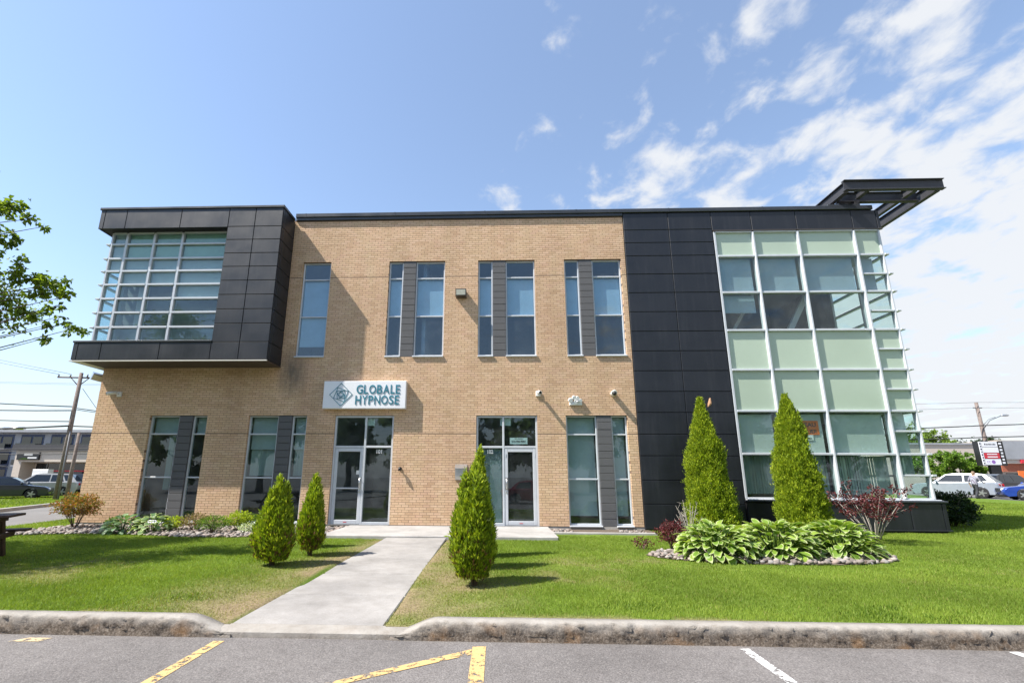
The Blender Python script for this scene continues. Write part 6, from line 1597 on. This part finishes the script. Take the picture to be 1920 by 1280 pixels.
    if suv: mb = MB(); mb.bbox(xr - 0.02, xr + 0.2, -W / 2 + 0.04, W / 2 - 0.04, 0.24, 0.5, 0.02); mb.build('bumper', M_DARKP, root)
    return root
GLf = 'cars parked at the far left'; GR = 'cars standing at the far right'; GM = 'parked cars mirrored in the glass'
zl = -0.155; zr_ = 0.125
car('dark blue sedan cut by the left edge of the picture', -32.2, 16.6, zl, 0.62, 'sedan', (0.012, 0.018, 0.035), 'navy', group=GLf)
car('white sport utility car with dark rear window behind the dark sedan', -33.6, 20.6, zl, 3.62, 'suv', (0.4, 0.4, 0.4), 'white', group=GLf, metal=0.0)
car('black car partly hidden by the utility poles', -32.0, 22.9, zl, 0.25, 'suv', (0.012, 0.012, 0.014), 'black', group=GLf)
car('dark grey car nearest the left brick corner', -30.2, 23.3, zl, 0.1, 'sedan', (0.03, 0.032, 0.045), 'charcoal', group=GLf)
car('white sport utility car standing behind the walking man', 33.2, 22.2, zr_, 2.2, 'suv', (0.27, 0.3, 0.35), 'silverwhite', group=GR, metal=0.1)
car('black sport utility car with red tail lights beyond the blue car', 38.8, 24.2, zr_, 0.2, 'suv', (0.012, 0.012, 0.014), 'black', group=GR)
car('bright blue sedan cut by the right edge of the picture', 34.6, 17.5, zr_, 2.6, 'sedan', (0.01, 0.05, 0.32), 'blue', group=GR)
car('red car mirrored in the right glass door', 2.6, -17.5, -0.27, 0.05, 'sedan', (0.4, 0.01, 0.04), 'red', group=GM)
car('white sedan mirrored in the left bay of the glazed corner', 14.6, -11.9, -0.27, math.pi / 2, 'sedan', (0.4, 0.4, 0.4), 'white', group=GM, metal=0.0)
car('white sedan mirrored in the middle bay of the glazed corner', 17.3, -11.9, -0.27, math.pi / 2, 'sedan', (0.4, 0.4, 0.4), 'white', group=GM, metal=0.0)
car('white sport utility car mirrored in the right bay of the glazed corner', 20.2, -12.0, -0.27, math.pi / 2, 'suv', (0.4, 0.4, 0.4), 'white', group=GM, metal=0.0)

# ------------------------------------------------------------------ walking man
m, nt, b = mat_new('plaid_shirt')
v = tex_coord(nt, 'Object')
wv = nt.nodes.new('ShaderNodeTexWave'); wv.inputs['Scale'].default_value = 9; wv.bands_direction = 'Z'; link(nt, v, wv.inputs['Vector'])
wv2 = nt.nodes.new('ShaderNodeTexWave'); wv2.inputs['Scale'].default_value = 9; wv2.bands_direction = 'X'; link(nt, v, wv2.inputs['Vector'])
c1 = ramp(nt, wv.outputs['Fac'], [(0.4, (0.5, 0.5, 0.55)), (0.6, (0.07, 0.08, 0.16))]); c2 = ramp(nt, wv2.outputs['Fac'], [(0.6, (1, 1, 1)), (0.8, (0.5, 0.4, 0.45))])
link(nt, mixc(nt, 1.0, c1, c2, 'MULTIPLY'), b.inputs['Base Color']); b.inputs['Roughness'].default_value = 0.9
M_SHIRT = m
M_TROUSER = plain('grey_trousers', (0.035, 0.037, 0.045), 0.9)
M_SHOE = plain('shoes', (0.05, 0.035, 0.03), 0.7)
M_HAIR = plain('grey_brown_hair', (0.25, 0.17, 0.12), 0.9, var=0.3, vs=40)
def person(label, x, y, z, rz):
    J = {'pel': (0, 0, 0.93), 'ab': (0.01, 0, 1.08), 'ch': (0.03, 0, 1.3), 'nk': (0.06, 0, 1.49), 'hd0': (0.09, 0, 1.56), 'hd1': (0.11, 0, 1.66), 'hd2': (0.1, 0, 1.74),
         'sl': (0.03, 0.19, 1.42), 'el': (-0.06, 0.27, 1.16), 'wl': (0.02, 0.29, 0.93), 'hl': (0.06, 0.29, 0.84),
         'sr': (0.03, -0.19, 1.42), 'er': (0.12, -0.28, 1.18), 'wr': (0.34, -0.27, 1.07), 'hr': (0.42, -0.25, 1.05),
         'hpl': (0, 0.1, 0.9), 'kl': (0.2, 0.11, 0.5), 'al': (0.16, 0.11, 0.09), 'tl': (0.34, 0.12, 0.04),
         'hpr': (0, -0.1, 0.9), 'kr': (-0.02, -0.1, 0.49), 'ar': (-0.24, -0.1, 0.12), 'tr': (-0.1, -0.1, 0.04)}
    R_ = {'pel': (0.15, 0.13), 'ab': (0.15, 0.14), 'ch': (0.18, 0.14), 'nk': (0.065, 0.065), 'hd0': (0.08, 0.09), 'hd1': (0.082, 0.1), 'hd2': (0.06, 0.075), 'sl': (0.075,) * 2, 'el': (0.052,) * 2, 'wl': (0.036,) * 2, 'hl': (0.034, 0.024),
          'sr': (0.075,) * 2, 'er': (0.052,) * 2, 'wr': (0.036,) * 2, 'hr': (0.034, 0.024), 'hpl': (0.1,) * 2, 'kl': (0.07,) * 2, 'al': (0.05,) * 2, 'tl': (0.04,) * 2, 'hpr': (0.1,) * 2, 'kr': (0.07,) * 2, 'ar': (0.05,) * 2, 'tr': (0.04,) * 2}
    E_ = [('pel', 'ab'), ('ab', 'ch'), ('ch', 'nk'), ('nk', 'hd0'), ('hd0', 'hd1'), ('hd1', 'hd2'), ('ch', 'sl'), ('sl', 'el'), ('el', 'wl'), ('wl', 'hl'), ('ch', 'sr'), ('sr', 'er'), ('er', 'wr'), ('wr', 'hr'), ('pel', 'hpl'), ('hpl', 'kl'), ('kl', 'al'), ('al', 'tl'), ('pel', 'hpr'), ('hpr', 'kr'), ('kr', 'ar'), ('ar', 'tr')]
    for s, h_, w_, dr in (('l', 'hl', 'wl', (0.35, 0, -0.94)), ('r', 'hr', 'wr', (0.9, 0.1, -0.3))):
        d = Vector(dr).normalized(); side = Vector((0, 1, 0)); hp = Vector(J[h_])
        for k in range(5):
            off = (k - 2) * 0.017; ln = (0.05, 0.075, 0.085, 0.08, 0.06)[k]
            a_ = 'f%s%d' % (s, k); c_ = a_ + 'e'; base_ = hp + side * off + d * (0.02 if k else -0.01)
            J[a_] = tuple(base_ + d * ln * 0.5); J[c_] = tuple(base_ + d * ln + Vector((0, 0, -0.012))); R_[a_] = (0.009,) * 2; R_[c_] = (0.007,) * 2; E_ += [(h_, a_), (a_, c_)]
    ks = list(J); ix = {k: i for i, k in enumerate(ks)}
    me = bpy.data.meshes.new('person'); me.from_pydata([J[k] for k in ks], [(ix[a_], ix[b_]) for a_, b_ in E_], []); o = link_obj('person', me)
    md = o.modifiers.new('skin', 'SKIN'); o.modifiers.new('sub', 'SUBSURF').levels = 1
    for k in ks: me.skin_vertices[0].data[ix[k]].radius = R_[k]
    me.skin_vertices[0].data[ix['pel']].use_root = True
    bpy.context.view_layer.update(); dg = bpy.context.evaluated_depsgraph_get()
    m2 = bpy.data.meshes.new_from_object(o.evaluated_get(dg)); o.modifiers.clear(); o.data = m2; m2.name = 'person'
    m2.materials.clear()
    for mm in (M_SKIN, M_SHIRT, M_TROUSER, M_SHOE): m2.materials.append(mm)
    for p_ in m2.polygons:
        c_ = p_.center; p_.use_smooth = True
        arm = abs(c_.y) > 0.2
        if c_.z > 1.5: k = 0
        elif arm and (c_.z < 1.02 or c_.x > 0.28) and c_.z > 0.6: k = 0
        elif c_.z > 0.95 or arm and c_.z > 0.9: k = 1
        elif c_.z > 0.1: k = 2
        else: k = 3
        p_.material_index = k
    o.location = (x, y, z); o.rotation_euler = (0, 0, rz); tag(o, label, 'person')
    mb = MB(); mb.ball((0.085, 0, 1.715), (0.1, 0.085, 0.07), 12, 8); mb.ball((0.03, 0, 1.64), (0.05, 0.08, 0.08), 10, 7); mb.build('hair', M_HAIR, o)
    mb = MB(); mb.ball((0.205, 0, 1.65), (0.018, 0.014, 0.022), 7, 5); mb.ball((0.11, 0.088, 1.65), (0.02, 0.01, 0.03), 7, 5); mb.ball((0.11, -0.088, 1.65), (0.02, 0.01, 0.03), 7, 5); mb.build('face', M_SKIN, o)
    return o
person('man in checked shirt and dark trousers walking past the white car', 31.4, 18.9, 0.125, 0.15)
